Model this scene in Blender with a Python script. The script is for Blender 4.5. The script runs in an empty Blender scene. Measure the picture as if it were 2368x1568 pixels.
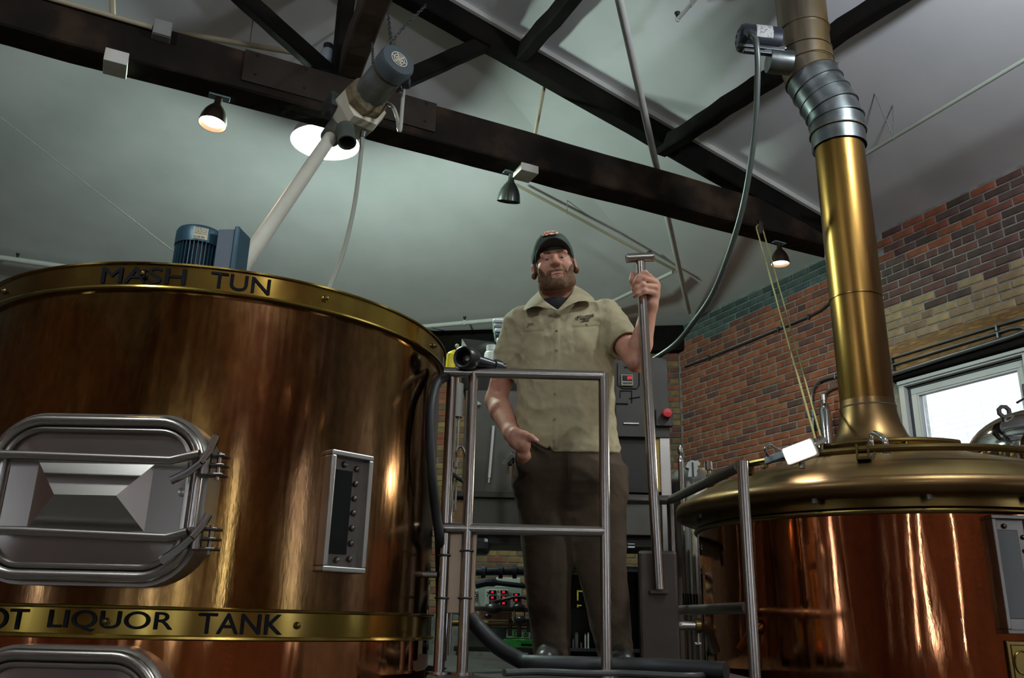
import bpy, bmesh, math, random
import numpy as np
from math import sin, cos, tan, pi, sqrt, radians, atan2, degrees
from mathutils import Vector, Matrix
from mathutils.bvhtree import BVHTree
random.seed(7); np.random.seed(7)
SC = bpy.context.scene
COL = SC.collection

# ------------------------------------------------------------------ camera
W, H, F = 2368, 1568, 1986.0
PITCH, ROLL, AZ = radians(18.135), radians(1.35), radians(25.51)
CAM = Vector((0, 0, 1.5))
def _dir(x, y):
    c, s = cos(ROLL), sin(ROLL)
    x, y = c*x - s*y, s*x + c*y
    ct, st = cos(PITCH), sin(PITCH)
    return x, -st*y, ct*y
cam_d = bpy.data.cameras.new('camera'); cam = bpy.data.objects.new('camera', cam_d); COL.objects.link(cam)
_r, _u = Vector(_dir(1, 0)), Vector(_dir(0, 1)); _b = -Vector((0, cos(PITCH), sin(PITCH)))
cam.matrix_world = Matrix(((_r.x, _u.x, _b.x, 0), (_r.y, _u.y, _b.y, 0), (_r.z, _u.z, _b.z, 1.5), (0, 0, 0, 1)))
cam_d.sensor_width = 36; cam_d.sensor_fit = 'HORIZONTAL'; cam_d.lens = F/W*36
cam_d.clip_start = .05; cam_d.clip_end = 200
SC.camera = cam
# ------------------------------------------------------------------ daylight and exposure
wd = bpy.data.worlds.new('overcast_sky'); SC.world = wd; wd.use_nodes = True
_bg = wd.node_tree.nodes['Background']; _bg.inputs[0].default_value = (.80, .89, 1.0, 1); _bg.inputs[1].default_value = 12.0
SC.view_settings.view_transform = 'Standard'; SC.view_settings.look = 'None'
SC.view_settings.gamma = 1; SC.view_settings.use_curve_mapping = False
SC.view_settings.exposure = 0.0
SC.cycles.use_denoising = True
SC.cycles.max_bounces = 8; SC.cycles.diffuse_bounces = 4; SC.cycles.glossy_bounces = 5; SC.cycles.transparent_max_bounces = 8
SC.cycles.sample_clamp_indirect = 6.0; SC.cycles.caustics_reflective = False; SC.cycles.caustics_refractive = False

# ------------------------------------------------------------------ pixel helpers: a pixel is a direction, the distance comes from a surface
def ray(x, y):
    x = (x - W/2)/F; y = -(y - H/2)/F
    c, s = cos(ROLL), sin(ROLL); x, y = c*x - s*y, s*x + c*y
    ct, st = cos(PITCH), sin(PITCH)
    return Vector((x, ct - st*y, st + ct*y))
def at_y(x, y, Y): r = ray(x, y); return CAM + r*(Y/r.y)
def at_z(x, y, Z): r = ray(x, y); return CAM + r*((Z - 1.5)/r.z)
def at_plane(x, y, n, c): r = ray(x, y); return CAM + r*((c - n.dot(CAM))/n.dot(r))
def proj(P):
    d = Vector(P) - CAM; ct, st = cos(PITCH), sin(PITCH)
    z = d.y*ct + d.z*st; y = -d.y*st + d.z*ct; x = d.x
    c, s = cos(ROLL), sin(ROLL); x, y = c*x + s*y, -s*x + c*y
    return (W/2 + F*x/z, H/2 - F*y/z, z)
U = Vector((cos(AZ), sin(AZ), 0)); V = Vector((-sin(AZ), cos(AZ), 0)); Z = Vector((0, 0, 1))
def uv(u, v, z): return U*u + V*v + Z*z

# ------------------------------------------------------------------ materials
MATS = {}
def mat(name, c1, c2=None, scale=6, rough=.5, rough2=None, metal=0, bump=0, bscale=60, stretch=(1, 1, 1), bstretch=None, emit=None, estr=0,
        c3=None, contrast=(.35, .65), random_obj=False, island=False, detail=5, coat=0, spec=None, aniso=0, rscale=None):
    m = bpy.data.materials.new(name); m.use_nodes = True; nt = m.node_tree; N = nt.nodes; L = nt.links
    b = N['Principled BSDF']
    def c4(c): return (c[0], c[1], c[2], 1)
    b.inputs['Base Color'].default_value = c4(c1); b.inputs['Roughness'].default_value = rough; b.inputs['Metallic'].default_value = metal
    if coat: b.inputs['Coat Weight'].default_value = coat
    if spec is not None: b.inputs['Specular IOR Level'].default_value = spec
    if aniso: b.inputs['Anisotropic'].default_value = aniso
    tc = N.new('ShaderNodeTexCoord')
    def noise(sc, st, det=detail):
        mp = N.new('ShaderNodeMapping'); mp.inputs['Scale'].default_value = st; L.new(tc.outputs['Object'], mp.inputs[0])
        n = N.new('ShaderNodeTexNoise'); n.inputs['Scale'].default_value = sc; n.inputs['Detail'].default_value = det
        L.new(mp.outputs[0], n.inputs['Vector']); return n
    col = None
    if c2 is not None:
        n = noise(scale, stretch); r = N.new('ShaderNodeValToRGB')
        r.color_ramp.elements[0].position = contrast[0]; r.color_ramp.elements[1].position = contrast[1]
        r.color_ramp.elements[0].color = c4(c1); r.color_ramp.elements[1].color = c4(c2)
        if c3 is not None:
            e = r.color_ramp.elements.new((contrast[0] + contrast[1])/2); e.color = c4(c3)
        L.new(n.outputs['Fac'], r.inputs[0]); col = r.outputs[0]
    if random_obj or island:
        src = N.new('ShaderNodeObjectInfo').outputs['Random'] if random_obj else N.new('ShaderNodeNewGeometry').outputs['Random Per Island']
        rr = N.new('ShaderNodeValToRGB'); el = rr.color_ramp.elements
        pal = random_obj or island
        rr.color_ramp.interpolation = 'CONSTANT'
        el[0].color = c4(pal[0]); el[0].position = 0; el[1].color = c4(pal[-1]); el[1].position = (len(pal)-1)/len(pal)
        for i, p in enumerate(pal[1:-1]):
            e = el.new((i+1)/len(pal)); e.color = c4(p)
        L.new(src, rr.inputs[0])
        if col is not None:
            mx = N.new('ShaderNodeMixRGB'); mx.blend_type = 'MULTIPLY'; mx.inputs[0].default_value = 1
            L.new(rr.outputs[0], mx.inputs[1]); L.new(col, mx.inputs[2]); col = mx.outputs[0]
        else: col = rr.outputs[0]
    if col is not None: L.new(col, b.inputs['Base Color'])
    if rough2 is not None:
        n = noise(rscale or scale*1.7, stretch); mr = N.new('ShaderNodeMapRange'); mr.inputs[1].default_value = .35; mr.inputs[2].default_value = .65
        mr.inputs[3].default_value = rough; mr.inputs[4].default_value = rough2; L.new(n.outputs['Fac'], mr.inputs[0]); L.new(mr.outputs[0], b.inputs['Roughness'])
    if bump:
        n = noise(bscale, bstretch or stretch); bp = N.new('ShaderNodeBump'); bp.inputs['Strength'].default_value = bump; bp.inputs['Distance'].default_value = .01
        L.new(n.outputs['Fac'], bp.inputs['Height']); L.new(bp.outputs[0], b.inputs['Normal'])
    if emit:
        b.inputs['Emission Color'].default_value = c4(emit); b.inputs['Emission Strength'].default_value = estr
    MATS[name] = m
    return m

# ------------------------------------------------------------------ mesh kit
class MB:
    """collects shapes in world coordinates; build() links them as one mesh object"""
    def __init__(s): s.v = []; s.f = []; s.mi = []; s.cur = 0
    def add(s, vs, fs):
        o = len(s.v); s.v += [tuple(x) for x in vs]; s.f += [tuple(i + o for i in f) for f in fs]; s.mi += [s.cur]*len(fs); return s
    def box(s, c, size, X=None, Y=None, Zv=None, bev=0):
        c = Vector(c); X = Vector(X or (1, 0, 0)).normalized(); Zv = Vector(Zv or (0, 0, 1)).normalized()
        Y = Vector(Y).normalized() if Y else Zv.cross(X).normalized()
        a, b, d = size[0]/2, size[1]/2, size[2]/2
        if bev <= 0:
            vs = [c + X*(a*i) + Y*(b*j) + Zv*(d*k) for k in (-1, 1) for j in (-1, 1) for i in (-1, 1)]
            return s.add(vs, [(0, 2, 3, 1), (4, 5, 7, 6), (0, 1, 5, 4), (2, 6, 7, 3), (0, 4, 6, 2), (1, 3, 7, 5)])
        bm = bmesh.new(); bmesh.ops.create_cube(bm, size=1)
        bmesh.ops.scale(bm, vec=size, verts=bm.verts)
        bmesh.ops.bevel(bm, geom=bm.edges[:], offset=min(bev, min(size)*.45), segments=2, affect='EDGES', profile=.5)
        bm.verts.index_update(); vs = [c + X*v.co.x + Y*v.co.y + Zv*v.co.z for v in bm.verts]
        fs = [tuple(v.index for v in f.verts) for f in bm.faces]; bm.free()
        return s.add(vs, fs)
    def tube(s, pts, r, n=12, caps=True, closed=False):
        pts = [Vector(p) for p in pts]; m = len(pts); rs = r if isinstance(r, (list, tuple)) else [r]*m
        vs = []; fs = []; prev = None
        for i, p in enumerate(pts):
            if closed: t = (pts[(i+1) % m] - pts[i-1]).normalized()
            else: t = (pts[min(i+1, m-1)] - pts[max(i-1, 0)]).normalized()
            if prev is None:
                a = Vector((0, 0, 1)) if abs(t.z) < .9 else Vector((1, 0, 0)); x = t.cross(a).normalized()
            else:
                x = prev - t*prev.dot(t); x.normalize()
            prev = x; y = t.cross(x)
            vs += [p + (x*cos(2*pi*k/n) + y*sin(2*pi*k/n))*rs[i] for k in range(n)]
        for i in range(m if closed else m-1):
            for k in range(n):
                a, b = i*n + k, i*n + (k+1) % n; c, d = ((i+1) % m)*n + (k+1) % n, ((i+1) % m)*n + k
                fs.append((a, b, c, d))
        if caps and not closed:
            fs.append(tuple(range(n-1, -1, -1))); fs.append(tuple((m-1)*n + k for k in range(n)))
        return s.add(vs, fs)
    def cyl(s, a, b, r, r2=None, n=24): return s.tube([a, b], [r, r if r2 is None else r2], n)
    def lathe(s, prof, o, axis=(0, 0, 1), n=48, arc=None, x0=None, cap0=False, cap1=False):
        """prof: list of (radius, height along axis); arc: (a0, a1) radians for a partial turn"""
        o = Vector(o); ax = Vector(axis).normalized()
        x = Vector(x0) if x0 else (Vector((1, 0, 0)) if abs(ax.x) < .9 else Vector((0, 1, 0)))
        x = (x - ax*x.dot(ax)).normalized(); y = ax.cross(x)
        full = arc is None; a0, a1 = arc or (0, 2*pi); k = n if full else n + 1
        vs = []; fs = []
        for (r, h) in prof:
            for i in range(k):
                a = a0 + (a1 - a0)*i/n; vs.append(o + ax*h + (x*cos(a) + y*sin(a))*r)
        for j in range(len(prof)-1):
            for i in range(n):
                i2 = (i+1) % k; fs.append((j*k + i, j*k + i2, (j+1)*k + i2, (j+1)*k + i))
        if cap0: fs.append(tuple(range(k-1, -1, -1)))
        if cap1: fs.append(tuple((len(prof)-1)*k + i for i in range(k)))
        return s.add(vs, fs)
    def sphere(s, c, r, n=12, sq=(1, 1, 1)):
        m = max(4, n//2); prof = []
        vs = [Vector(c) + Vector((0, 0, -r*sq[2]))]; fs = []
        for j in range(1, m):
            t = -pi/2 + pi*j/m
            for i in range(n): vs.append(Vector(c) + Vector((cos(t)*cos(2*pi*i/n)*r*sq[0], cos(t)*sin(2*pi*i/n)*r*sq[1], sin(t)*r*sq[2])))
        vs.append(Vector(c) + Vector((0, 0, r*sq[2])))
        for i in range(n):
            fs.append((0, 1 + (i+1) % n, 1 + i)); fs.append((len(vs)-1, 1 + (m-2)*n + i, 1 + (m-2)*n + (i+1) % n))
        for j in range(m-2):
            for i in range(n): a = 1 + j*n; fs.append((a + i, a + (i+1) % n, a + n + (i+1) % n, a + n + i))
        return s.add(vs, fs)
    def poly(s, pts, thick, nrm):
        """flat outline with thickness, extruded along -nrm"""
        nrm = Vector(nrm).normalized(); n = len(pts); vs = [Vector(p) for p in pts] + [Vector(p) - nrm*thick for p in pts]
        fs = [tuple(range(n)), tuple(range(2*n-1, n-1, -1))] + [(i, i + n, (i+1) % n + n, (i+1) % n) for i in range(n)]
        return s.add(vs, fs)
    def build(s, name, m, parent=None, smooth=False, angle=35):
        off = parent_world(parent) if parent else Vector((0, 0, 0))
        me = bpy.data.meshes.new(name); me.from_pydata([Vector(v) - off for v in s.v], [], s.f)
        for x in (m if isinstance(m, (list, tuple)) else [m]): me.materials.append(x if not isinstance(x, str) else MATS[x])
        if any(s.mi): me.polygons.foreach_set('material_index', s.mi)
        bm = bmesh.new(); bm.from_mesh(me); bmesh.ops.recalc_face_normals(bm, faces=bm.faces); bm.to_mesh(me); bm.free()
        if smooth:
            me.polygons.foreach_set('use_smooth', [True]*len(me.polygons)); me.set_sharp_from_angle(angle=radians(angle))
        o = bpy.data.objects.new(name, me); COL.objects.link(o)
        if parent: o.parent = parent
        return o
def parent_world(p):
    w = Vector((0, 0, 0))
    while p: w += Vector(p.location); p = p.parent
    return w
def tag(o, label, cat, group=None):
    o['label'] = label; o['category'] = cat
    if group: o['group'] = group
    return o
def struct(o): o['kind'] = 'structure'; return o
def thing(name, label, cat, loc=(0, 0, 0), group=None):
    o = bpy.data.objects.new(name, None); COL.objects.link(o); o.location = loc; o.empty_display_size = .1
    return tag(o, label, cat, group)
def solo(mb, name, m, label, cat, group=None, smooth=False, angle=35):
    """a thing that is one mesh: origin moved to its base centre"""
    A = np.array(mb.v); c = Vector(((A[:, 0].min() + A[:, 0].max())/2, (A[:, 1].min() + A[:, 1].max())/2, A[:, 2].min()))
    o = mb.build(name, m, None, smooth, angle); me = o.data
    me.transform(Matrix.Translation(-c)); o.location = c
    return tag(o, label, cat, group)
def copy_tree(o, parent=None):
    c = o.copy(); COL.objects.link(c); c.parent = parent
    for ch in o.children: copy_tree(ch, c)
    return c
def bez(p0, p1, p2, p3, n=24):
    p0, p1, p2, p3 = map(Vector, (p0, p1, p2, p3))
    return [p0*(1-t)**3 + p1*3*t*(1-t)**2 + p2*3*t*t*(1-t) + p3*t**3 for t in [i/n for i in range(n+1)]]
def spline(pts, n=8):
    P = [Vector(p) for p in pts]; Q = [P[0]*2 - P[1]] + P + [P[-1]*2 - P[-2]]; out = []
    for i in range(1, len(Q)-2):
        a, b, c, d = Q[i-1:i+3]
        for k in range(n):
            t = k/n; out.append(.5*((2*b) + (c - a)*t + (2*a - 5*b + 4*c - d)*t*t + (3*b - a - 3*c + d)*t**3))
    return out + [P[-1]]
def text_mesh(txt, size=1.0, shear=0.0, width=1.0, bold=0.0, extrude=0.0, space=1.0, align='LEFT'):
    """flat lettering as (verts, faces) in the xy plane"""
    cu = bpy.data.curves.new('lettering', 'FONT'); cu.body = txt; cu.size = size; cu.shear = shear; cu.offset = bold; cu.extrude = extrude
    cu.space_character = space; cu.align_x = align; cu.resolution_u = 4
    o = bpy.data.objects.new('lettering', cu); COL.objects.link(o)
    dg = bpy.context.evaluated_depsgraph_get(); me = o.evaluated_get(dg).to_mesh()
    vs = [(v.co.x*width, v.co.y, v.co.z) for v in me.vertices]; fs = [tuple(p.vertices) for p in me.polygons]
    o.evaluated_get(dg).to_mesh_clear(); bpy.data.objects.remove(o); bpy.data.curves.remove(cu)
    return vs, fs
# ------------------------------------------------------------------ surfaces
mat('plaster', (.72, .725, .74), (.78, .78, .79), scale=2.5, rough=.9, bump=.05, bscale=30)
mat('concrete', (.10, .095, .09), (.17, .16, .15), scale=3, rough=.7, bump=.2, bscale=25)
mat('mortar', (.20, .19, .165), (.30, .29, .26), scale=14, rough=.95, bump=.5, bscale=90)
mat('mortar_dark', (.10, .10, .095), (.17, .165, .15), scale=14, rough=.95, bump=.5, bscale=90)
_tone = dict(c1=(.75, .75, .75), c2=(1.15, 1.1, 1.05), scale=9, rough=.92, bump=.35, bscale=70)
PAL = {'red': [(.26, .085, .042), (.30, .10, .048), (.22, .072, .042), (.32, .12, .06), (.24, .08, .048), (.27, .095, .045), (.29, .09, .045), (.16, .068, .05)],
       'dark': [(.105, .055, .045), (.135, .066, .054), (.09, .06, .052), (.12, .076, .062), (.145, .07, .056), (.085, .056, .043)],
       'buff': [(.33, .24, .13), (.38, .28, .15), (.29, .20, .12), (.35, .25, .15), (.24, .15, .09)],
       'teal': [(.075, .115, .12), (.09, .13, .132), (.06, .095, .10), (.10, .145, .148)],
       'ochre': [(.24, .16, .06), (.28, .19, .07), (.20, .13, .055), (.25, .155, .07), (.17, .09, .045)]}
for k, p in PAL.items():
    mat('brick_' + k, random_obj=p, **_tone); mat('brickset_' + k, island=p, **_tone)
def brick_texture(name, c1, c2, mo):
    m = bpy.data.materials.new(name); m.use_nodes = True; nt = m.node_tree; b = nt.nodes['Principled BSDF']; b.inputs['Roughness'].default_value = .9
    t = nt.nodes.new('ShaderNodeTexBrick'); t.inputs['Scale'].default_value = 1; t.inputs['Brick Width'].default_value = .215; t.inputs['Row Height'].default_value = .0685
    t.inputs['Mortar Size'].default_value = .006; t.inputs['Color1'].default_value = (*c1, 1); t.inputs['Color2'].default_value = (*c2, 1); t.inputs['Mortar'].default_value = (*mo, 1)
    tc = nt.nodes.new('ShaderNodeTexCoord'); sp = nt.nodes.new('ShaderNodeSeparateXYZ'); ad = nt.nodes.new('ShaderNodeMath'); cb = nt.nodes.new('ShaderNodeCombineXYZ')
    nt.links.new(tc.outputs['Object'], sp.inputs[0]); nt.links.new(sp.outputs[0], ad.inputs[0]); nt.links.new(sp.outputs[1], ad.inputs[1])
    nt.links.new(ad.outputs[0], cb.inputs[0]); nt.links.new(sp.outputs[2], cb.inputs[1]); nt.links.new(cb.outputs[0], t.inputs['Vector']); nt.links.new(t.outputs[0], b.inputs['Base Color'])
    MATS[name] = m
brick_texture('brick_far', (.30, .11, .06), (.22, .09, .06), (.25, .24, .21))
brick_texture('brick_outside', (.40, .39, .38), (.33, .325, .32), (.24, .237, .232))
mat('timber_dark', (.010, .007, .005), (.046, .028, .016), scale=3, rough=.85, bump=.6, bscale=10, c3=(.015, .010, .007), spec=.2)
mat('timber_brown', (.028, .015, .009), (.06, .034, .019), scale=4, rough=.8, bump=.6, bscale=14)
mat('timber_black', (.004, .0035, .003), (.010, .008, .0065), scale=4, rough=.85, bump=.4, bscale=14, spec=.15)
mat('lintel_wood', (.26, .135, .035), (.36, .20, .06), scale=3, rough=.7, bump=.4, bscale=12, stretch=(2, 2, 12), c3=(.15, .08, .03))
mat('gusset_steel', (.022, .015, .011), (.034, .024, .018), scale=5, rough=.65, spec=.25)
mat('window_white', (.62, .62, .60), rough=.5)
mat('window_dark', (.03, .03, .045), rough=.4)
mat('white_paint', (.60, .60, .57), (.66, .66, .62), scale=8, rough=.45)
mat('block_white', (.62, .58, .48), (.7, .68, .62), scale=8, rough=.8)
mat('deck_plate', (.05, .05, .05), (.09, .085, .08), scale=10, rough=.45, metal=.7, bump=.3, bscale=120)
def glass_mat(name, tint, t=.92):
    m = bpy.data.materials.new(name); m.use_nodes = True; nt = m.node_tree; N = nt.nodes
    for n in list(N): N.remove(n)
    o = N.new('ShaderNodeOutputMaterial'); mx = N.new('ShaderNodeMixShader'); tr = N.new('ShaderNodeBsdfTransparent'); gl = N.new('ShaderNodeBsdfGlossy'); lw = N.new('ShaderNodeFresnel')
    lw.inputs[0].default_value = 1.45; tr.inputs[0].default_value = (*tint, 1); gl.inputs['Roughness'].default_value = .02
    nt.links.new(lw.outputs[0], mx.inputs[0]); nt.links.new(tr.outputs[0], mx.inputs[1]); nt.links.new(gl.outputs[0], mx.inputs[2]); nt.links.new(mx.outputs[0], o.inputs[0])
    MATS[name] = m
glass_mat('window_glass', (.95, .97, .98))

# ------------------------------------------------------------------ room shell
UR, ULW, VF = 5.77, -7.5, -4.0
EAVE, SL = 4.777, .2576
CORNER = uv(UR, 7.65, 0)
BD = Vector((-.99, .143, 0)).normalized(); BN = Vector((-BD.y, BD.x, 0))
if BN.dot(Vector((0, 0, 0)) - CORNER) < 0: BN = -BN         # into the room
_t = (ULW - CORNER.dot(U))/BD.dot(U); CORNER_L = CORNER + BD*_t
def ceil_z(p):
    p = Vector(p); u = p.dot(U)
    return min(EAVE + SL*(UR - u), EAVE + SL*(u - ULW), 4.72 + .25*(Vector((p.x, p.y, 0)) - CORNER).dot(BN))
_pl = []   # ceiling planes as (a, b, c): z = a*x + b*y + c
_pl.append((-SL*U.x, -SL*U.y, EAVE + SL*UR)); _pl.append((SL*U.x, SL*U.y, EAVE - SL*ULW)); _pl.append((.25*BN.x, .25*BN.y, 4.72 - .25*CORNER.dot(BN)))
foot = [uv(UR + .15, VF - .15, 0), CORNER + U*.15 + V*.25, CORNER_L - U*.15 + V*.2, uv(ULW - .15, VF - .15, 0)]
cm = MB()
for i, p in enumerate(_pl):
    poly = [(v.x, v.y) for v in foot]
    for j, q in enumerate(_pl):
        if i == j: continue
        g = lambda a: (q[0] - p[0])*a[0] + (q[1] - p[1])*a[1] + q[2] - p[2]
        out = []
        for k in range(len(poly)):
            a, b = poly[k], poly[(k+1) % len(poly)]; ga, gb = g(a), g(b)
            if ga >= 0: out.append(a)
            if (ga >= 0) != (gb >= 0): t = ga/(ga - gb); out.append((a[0] + (b[0]-a[0])*t, a[1] + (b[1]-a[1])*t))
        poly = out
    if len(poly) > 2:
        z = lambda a: p[0]*a[0] + p[1]*a[1] + p[2]
        cm.add([(a[0], a[1], z(a)) for a in poly], [tuple(range(len(poly)))])
        cm.add([(a[0], a[1], z(a) + .15) for a in poly], [tuple(range(len(poly)))])
struct(cm.build('ceiling', 'plaster'))
def ceil_at(x, y, below=0.0):
    """where the pixel's ray meets the ceiling"""
    r = ray(x, y); lo, hi = .5, 25.
    for _ in range(50):
        m = (lo + hi)/2; p = CAM + r*m
        if p.z < ceil_z(p) - below: lo = m
        else: hi = m
    return CAM + r*lo
fm = MB(); fm.poly([(v.x, v.y, 0) for v in foot][::-1], .2, (0, 0, 1)); struct(fm.build('floor', 'concrete'))

def wall_boxes(mb, O, D, N, s0, s1, z0, z1, holes, th=.3):
    """solid wall with openings; O at s=0, D along, N into the room"""
    ss = sorted({s0, s1, *[h[0] for h in holes], *[h[1] for h in holes]})
    for a, b in zip(ss, ss[1:]):
        if b <= s0 or a >= s1: continue
        cuts = sorted([(h[2], h[3]) for h in holes if h[0] <= a + 1e-6 and h[1] >= b - 1e-6]); z = z0
        for c0, c1 in cuts + [(z1, z1)]:
            if c0 > z + 1e-6: mb.box(O + D*((a+b)/2) - N*(th/2) + Z*((z + c0)/2), (b - a, th, c0 - z), X=D, Zv=Z)
            z = c1
NR = -U   # right wall faces -U
RW = [(3.62, 4.73, 2.1, 3.42), (.2, 1.05, 1.3, 3.42), (-3.6, -3.15, 1.3, 3.42)]    # window openings along v
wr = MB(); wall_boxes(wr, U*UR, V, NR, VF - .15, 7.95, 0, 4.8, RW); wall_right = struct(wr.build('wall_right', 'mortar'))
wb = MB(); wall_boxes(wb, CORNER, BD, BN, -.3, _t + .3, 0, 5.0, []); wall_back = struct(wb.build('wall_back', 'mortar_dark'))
wl = MB(); wall_boxes(wl, U*ULW, V, U, VF - .15, CORNER_L.dot(V) + .1, 0, 4.85, [(0.4, 1.0, 1.2, 3.2)]); struct(wl.build('wall_left', 'brick_far'))
FW = [(-6.3, -5.9, 1.2, 3.2), (-4.9, -4.5, 1.2, 3.2), (-3.4, -2.75, 1.2, 3.2), (-1.7, -1.2, 1.2, 3.2), (.5, .9, 1.2, 3.2), (4.6, 5.4, 1.2, 3.2)]
wf = MB(); wall_boxes(wf, V*VF, U, V, ULW - .15, UR + .15, 0, 6.1, FW); struct(wf.build('wall_front', 'brick_far'))

# ------------------------------------------------------------------ bricks, one by one
def brick_mesh(name, L, Hh, dep=.05, ch=.006):
    a, h = L/2, Hh/2
    vs = [(-a, 0, -h), (a, 0, -h), (a, 0, h), (-a, 0, h), (-a, dep - ch, -h), (a, dep - ch, -h), (a, dep - ch, h), (-a, dep - ch, h),
          (-a+ch, dep, -h+ch), (a-ch, dep, -h+ch), (a-ch, dep, h-ch), (-a+ch, dep, h-ch)]
    fs = [(0, 1, 5, 4), (1, 2, 6, 5), (2, 3, 7, 6), (3, 0, 4, 7), (4, 5, 9, 8), (5, 6, 10, 9), (6, 7, 11, 10), (7, 4, 8, 11), (8, 9, 10, 11)]
    me = bpy.data.meshes.new(name); me.from_pydata(vs, [], fs); return me, vs, fs
BR_H = .0575; COURSE = .0685
def lay_bricks(wall, O, D, N, s0, s1, z0, z1, holes, zone, show, limit=300):
    """bricks of a wall: the largest in view as objects, the rest joined as one part"""
    B = []; rnd = random.Random(3); row = 0; z = z0
    while z + BR_H < z1:
        head = row % 7 == 3; L = .1 if head else .203; step = L + .011; s = s0 - (.107 if row % 2 else 0) - (.03 if head else 0)
        while s < s1:
            a, b = max(s, s0), min(s + L, s1)
            if b - a > .045 and not any(a < h[1] + .004 and b > h[0] - .004 and z < h[3] and z + BR_H > h[2] for h in holes):
                B.append(((a + b)/2, z + BR_H/2, b - a))
            s += step
        z += COURSE; row += 1
    sc = []
    for i, (s, zz, L) in enumerate(B):
        p = O + D*s + Z*zz; px = proj(p); q = proj(p + D*L*.5); e = abs(q[0] - px[0])*2*F*BR_H/px[2]
        sc.append((e if px[2] > 0 and -30 < px[0] < W + 30 and -30 < px[1] < H and show(px[0], px[1]) else 0, i))
    big = {i for e, i in sorted(sc, reverse=True)[:limit] if e > 60}
    meshes = {}; rest = MB(); rm = []
    lay = Matrix(((D.x, N.x, 0), (D.y, N.y, 0), (D.z, N.z, 1))).to_4x4()
    names = list(PAL)
    for i, (s, zz, L) in enumerate(B):
        k = zone(s, zz, rnd); key = (round(L, 3), k)
        if key not in meshes:
            me, vs, fs = brick_mesh('brick', L, BR_H); me.materials.append(MATS['brick_' + k]); meshes[key] = (me, vs, fs)
        me, vs, fs = meshes[key]
        M = Matrix.Translation(O + D*s + Z*zz + N*(-.042 + rnd.uniform(-.003, .003))) @ lay @ Matrix.Rotation(rnd.uniform(-.012, .012), 4, 'Y')
        if i in big:
            o = bpy.data.objects.new('brick', me); COL.objects.link(o); o.parent = wall; o.matrix_local = M
        else:
            rest.cur = names.index(k); rest.add([M @ Vector(v) for v in vs], fs)
    if rest.v:
        o = rest.build('brickwork', ['brickset_' + k for k in names], wall); o['kind'] = 'stuff'
def zone_r(s, z, r):   # s is v along the right wall
    if s > 4.95 and z > 4.535 + .03*sin(s*7): return 'teal'
    if s < 5.05 and z > 4.1: return 'dark' if z < 4.40 or r.random() < .5 else 'red'
    if s < 5.05 and z > 3.42: return 'buff' if z < 4.12 - .22*r.random() else 'dark'
    return 'red' if r.random() > .04 else 'dark'
def show_r(x, y):
    return not (1800 + .1*y < x < 1965 + .1*y) and (y < 1075 - .16*(x - 1640) if x < 1990 else y < 900)
lay_bricks(wall_right, U*UR, V, NR, 2.7, 7.63, 1.75, 4.76, [(3.60, 4.75, 2.1, 3.425), (2.6, 4.80, 3.47, 3.72), (4.9, 5.14, 4.6, 4.9)], zone_r, show_r)
def show_b(x, y): return (1040 < x < 1220 or 1312 < x < 1345 or 1530 < x < 1578) and 780 < y < 1370
lay_bricks(wall_back, CORNER, BD, BN, .01, 4.6, 1.55, 4.5, [], lambda s, z, r: ('ochre' if r.random() < .8 else 'red') if z < 3.9 or r.random() < .4 else 'red', show_b)

# ------------------------------------------------------------------ window in the right wall, lintel, world outside
def window(n, O, D, N, h, fr=.07, mull=0):
    s0, s1, z0, z1 = h; e = bpy.data.objects.new('window_%d' % n, None); COL.objects.link(e); e.location = O + D*((s0+s1)/2) + Z*z0; struct(e)
    def ring(inset, w, dep, off, name, m):
        mb = MB(); a, b, c, d = s0 + inset, s1 - inset, z0 + inset, z1 - inset
        for (x0, x1, y0, y1) in ((a, b, d - w, d), (a, b, c, c + w), (a, a + w, c + w, d - w), (b - w, b, c + w, d - w)):
            mb.box(O + D*((x0+x1)/2) + Z*((y0+y1)/2) + N*off, (x1 - x0, dep, y1 - y0), X=D, Zv=Z, bev=.004)
        return mb.build(name, m, e)
    ring(0, .05, .16, -.06, 'window_frame', 'window_white'); ring(.05, .022, .10, -.075, 'frame_gasket', 'window_dark')
    ring(.072, .05, .08, -.07, 'window_sash', 'window_white'); ring(.122, .016, .05, -.06, 'glazing_bead', 'window_white')
    if mull:
        mb = MB()
        for k in range(1, mull): s = s0 + (s1 - s0)*k/mull; mb.box(O + D*s + Z*((z0+z1)/2) - N*.07, (.05, .06, z1 - z0 - .2), X=D, Zv=Z)
        mb.build('mullion', 'window_white', e)
    mb = MB(); mb.box(O + D*((s0+s1)/2) + Z*((z0+z1)/2) - N*.07, (s1 - s0 - .22, .006, z1 - z0 - .22), X=D, Zv=Z); mb.build('window_pane', 'window_glass', e)
    return e
w1 = window(1, U*UR, V, NR, RW[0])
mb = MB()   # white head trim and sash catch of the window in view
mb.box(U*(UR - .02) + V*4.17 + Z*3.40, (1.12, .03, .03), X=V, Zv=Z, bev=.004); mb.build('head_trim', 'window_white', w1)
mb = MB(); mb.box(U*(UR + .03) + V*3.70 + Z*3.12, (.05, .05, .10), X=V, Zv=Z, bev=.01); mb.cyl(U*(UR - .0) + V*3.72 + Z*3.06, U*(UR - .05) + V*3.74 + Z*3.03, .008); mb.build('sash_catch', 'window_dark', w1)
window(2, U*UR, V, NR, RW[1]); window(3, U*UR, V, NR, RW[2])
for i, h in enumerate(FW): window(4 + i, V*VF, U, V, h)
window(4 + len(FW), U*ULW, V, U, (0.4, 1.0, 1.2, 3.2))
mb = MB(); mb.box(U*(UR - .012) + V*3.68 + Z*3.595, (2.2, .09, .235), X=V, Zv=Z, bev=.008)
lint = mb.build('trim_1', 'lintel_wood'); struct(lint)
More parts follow.
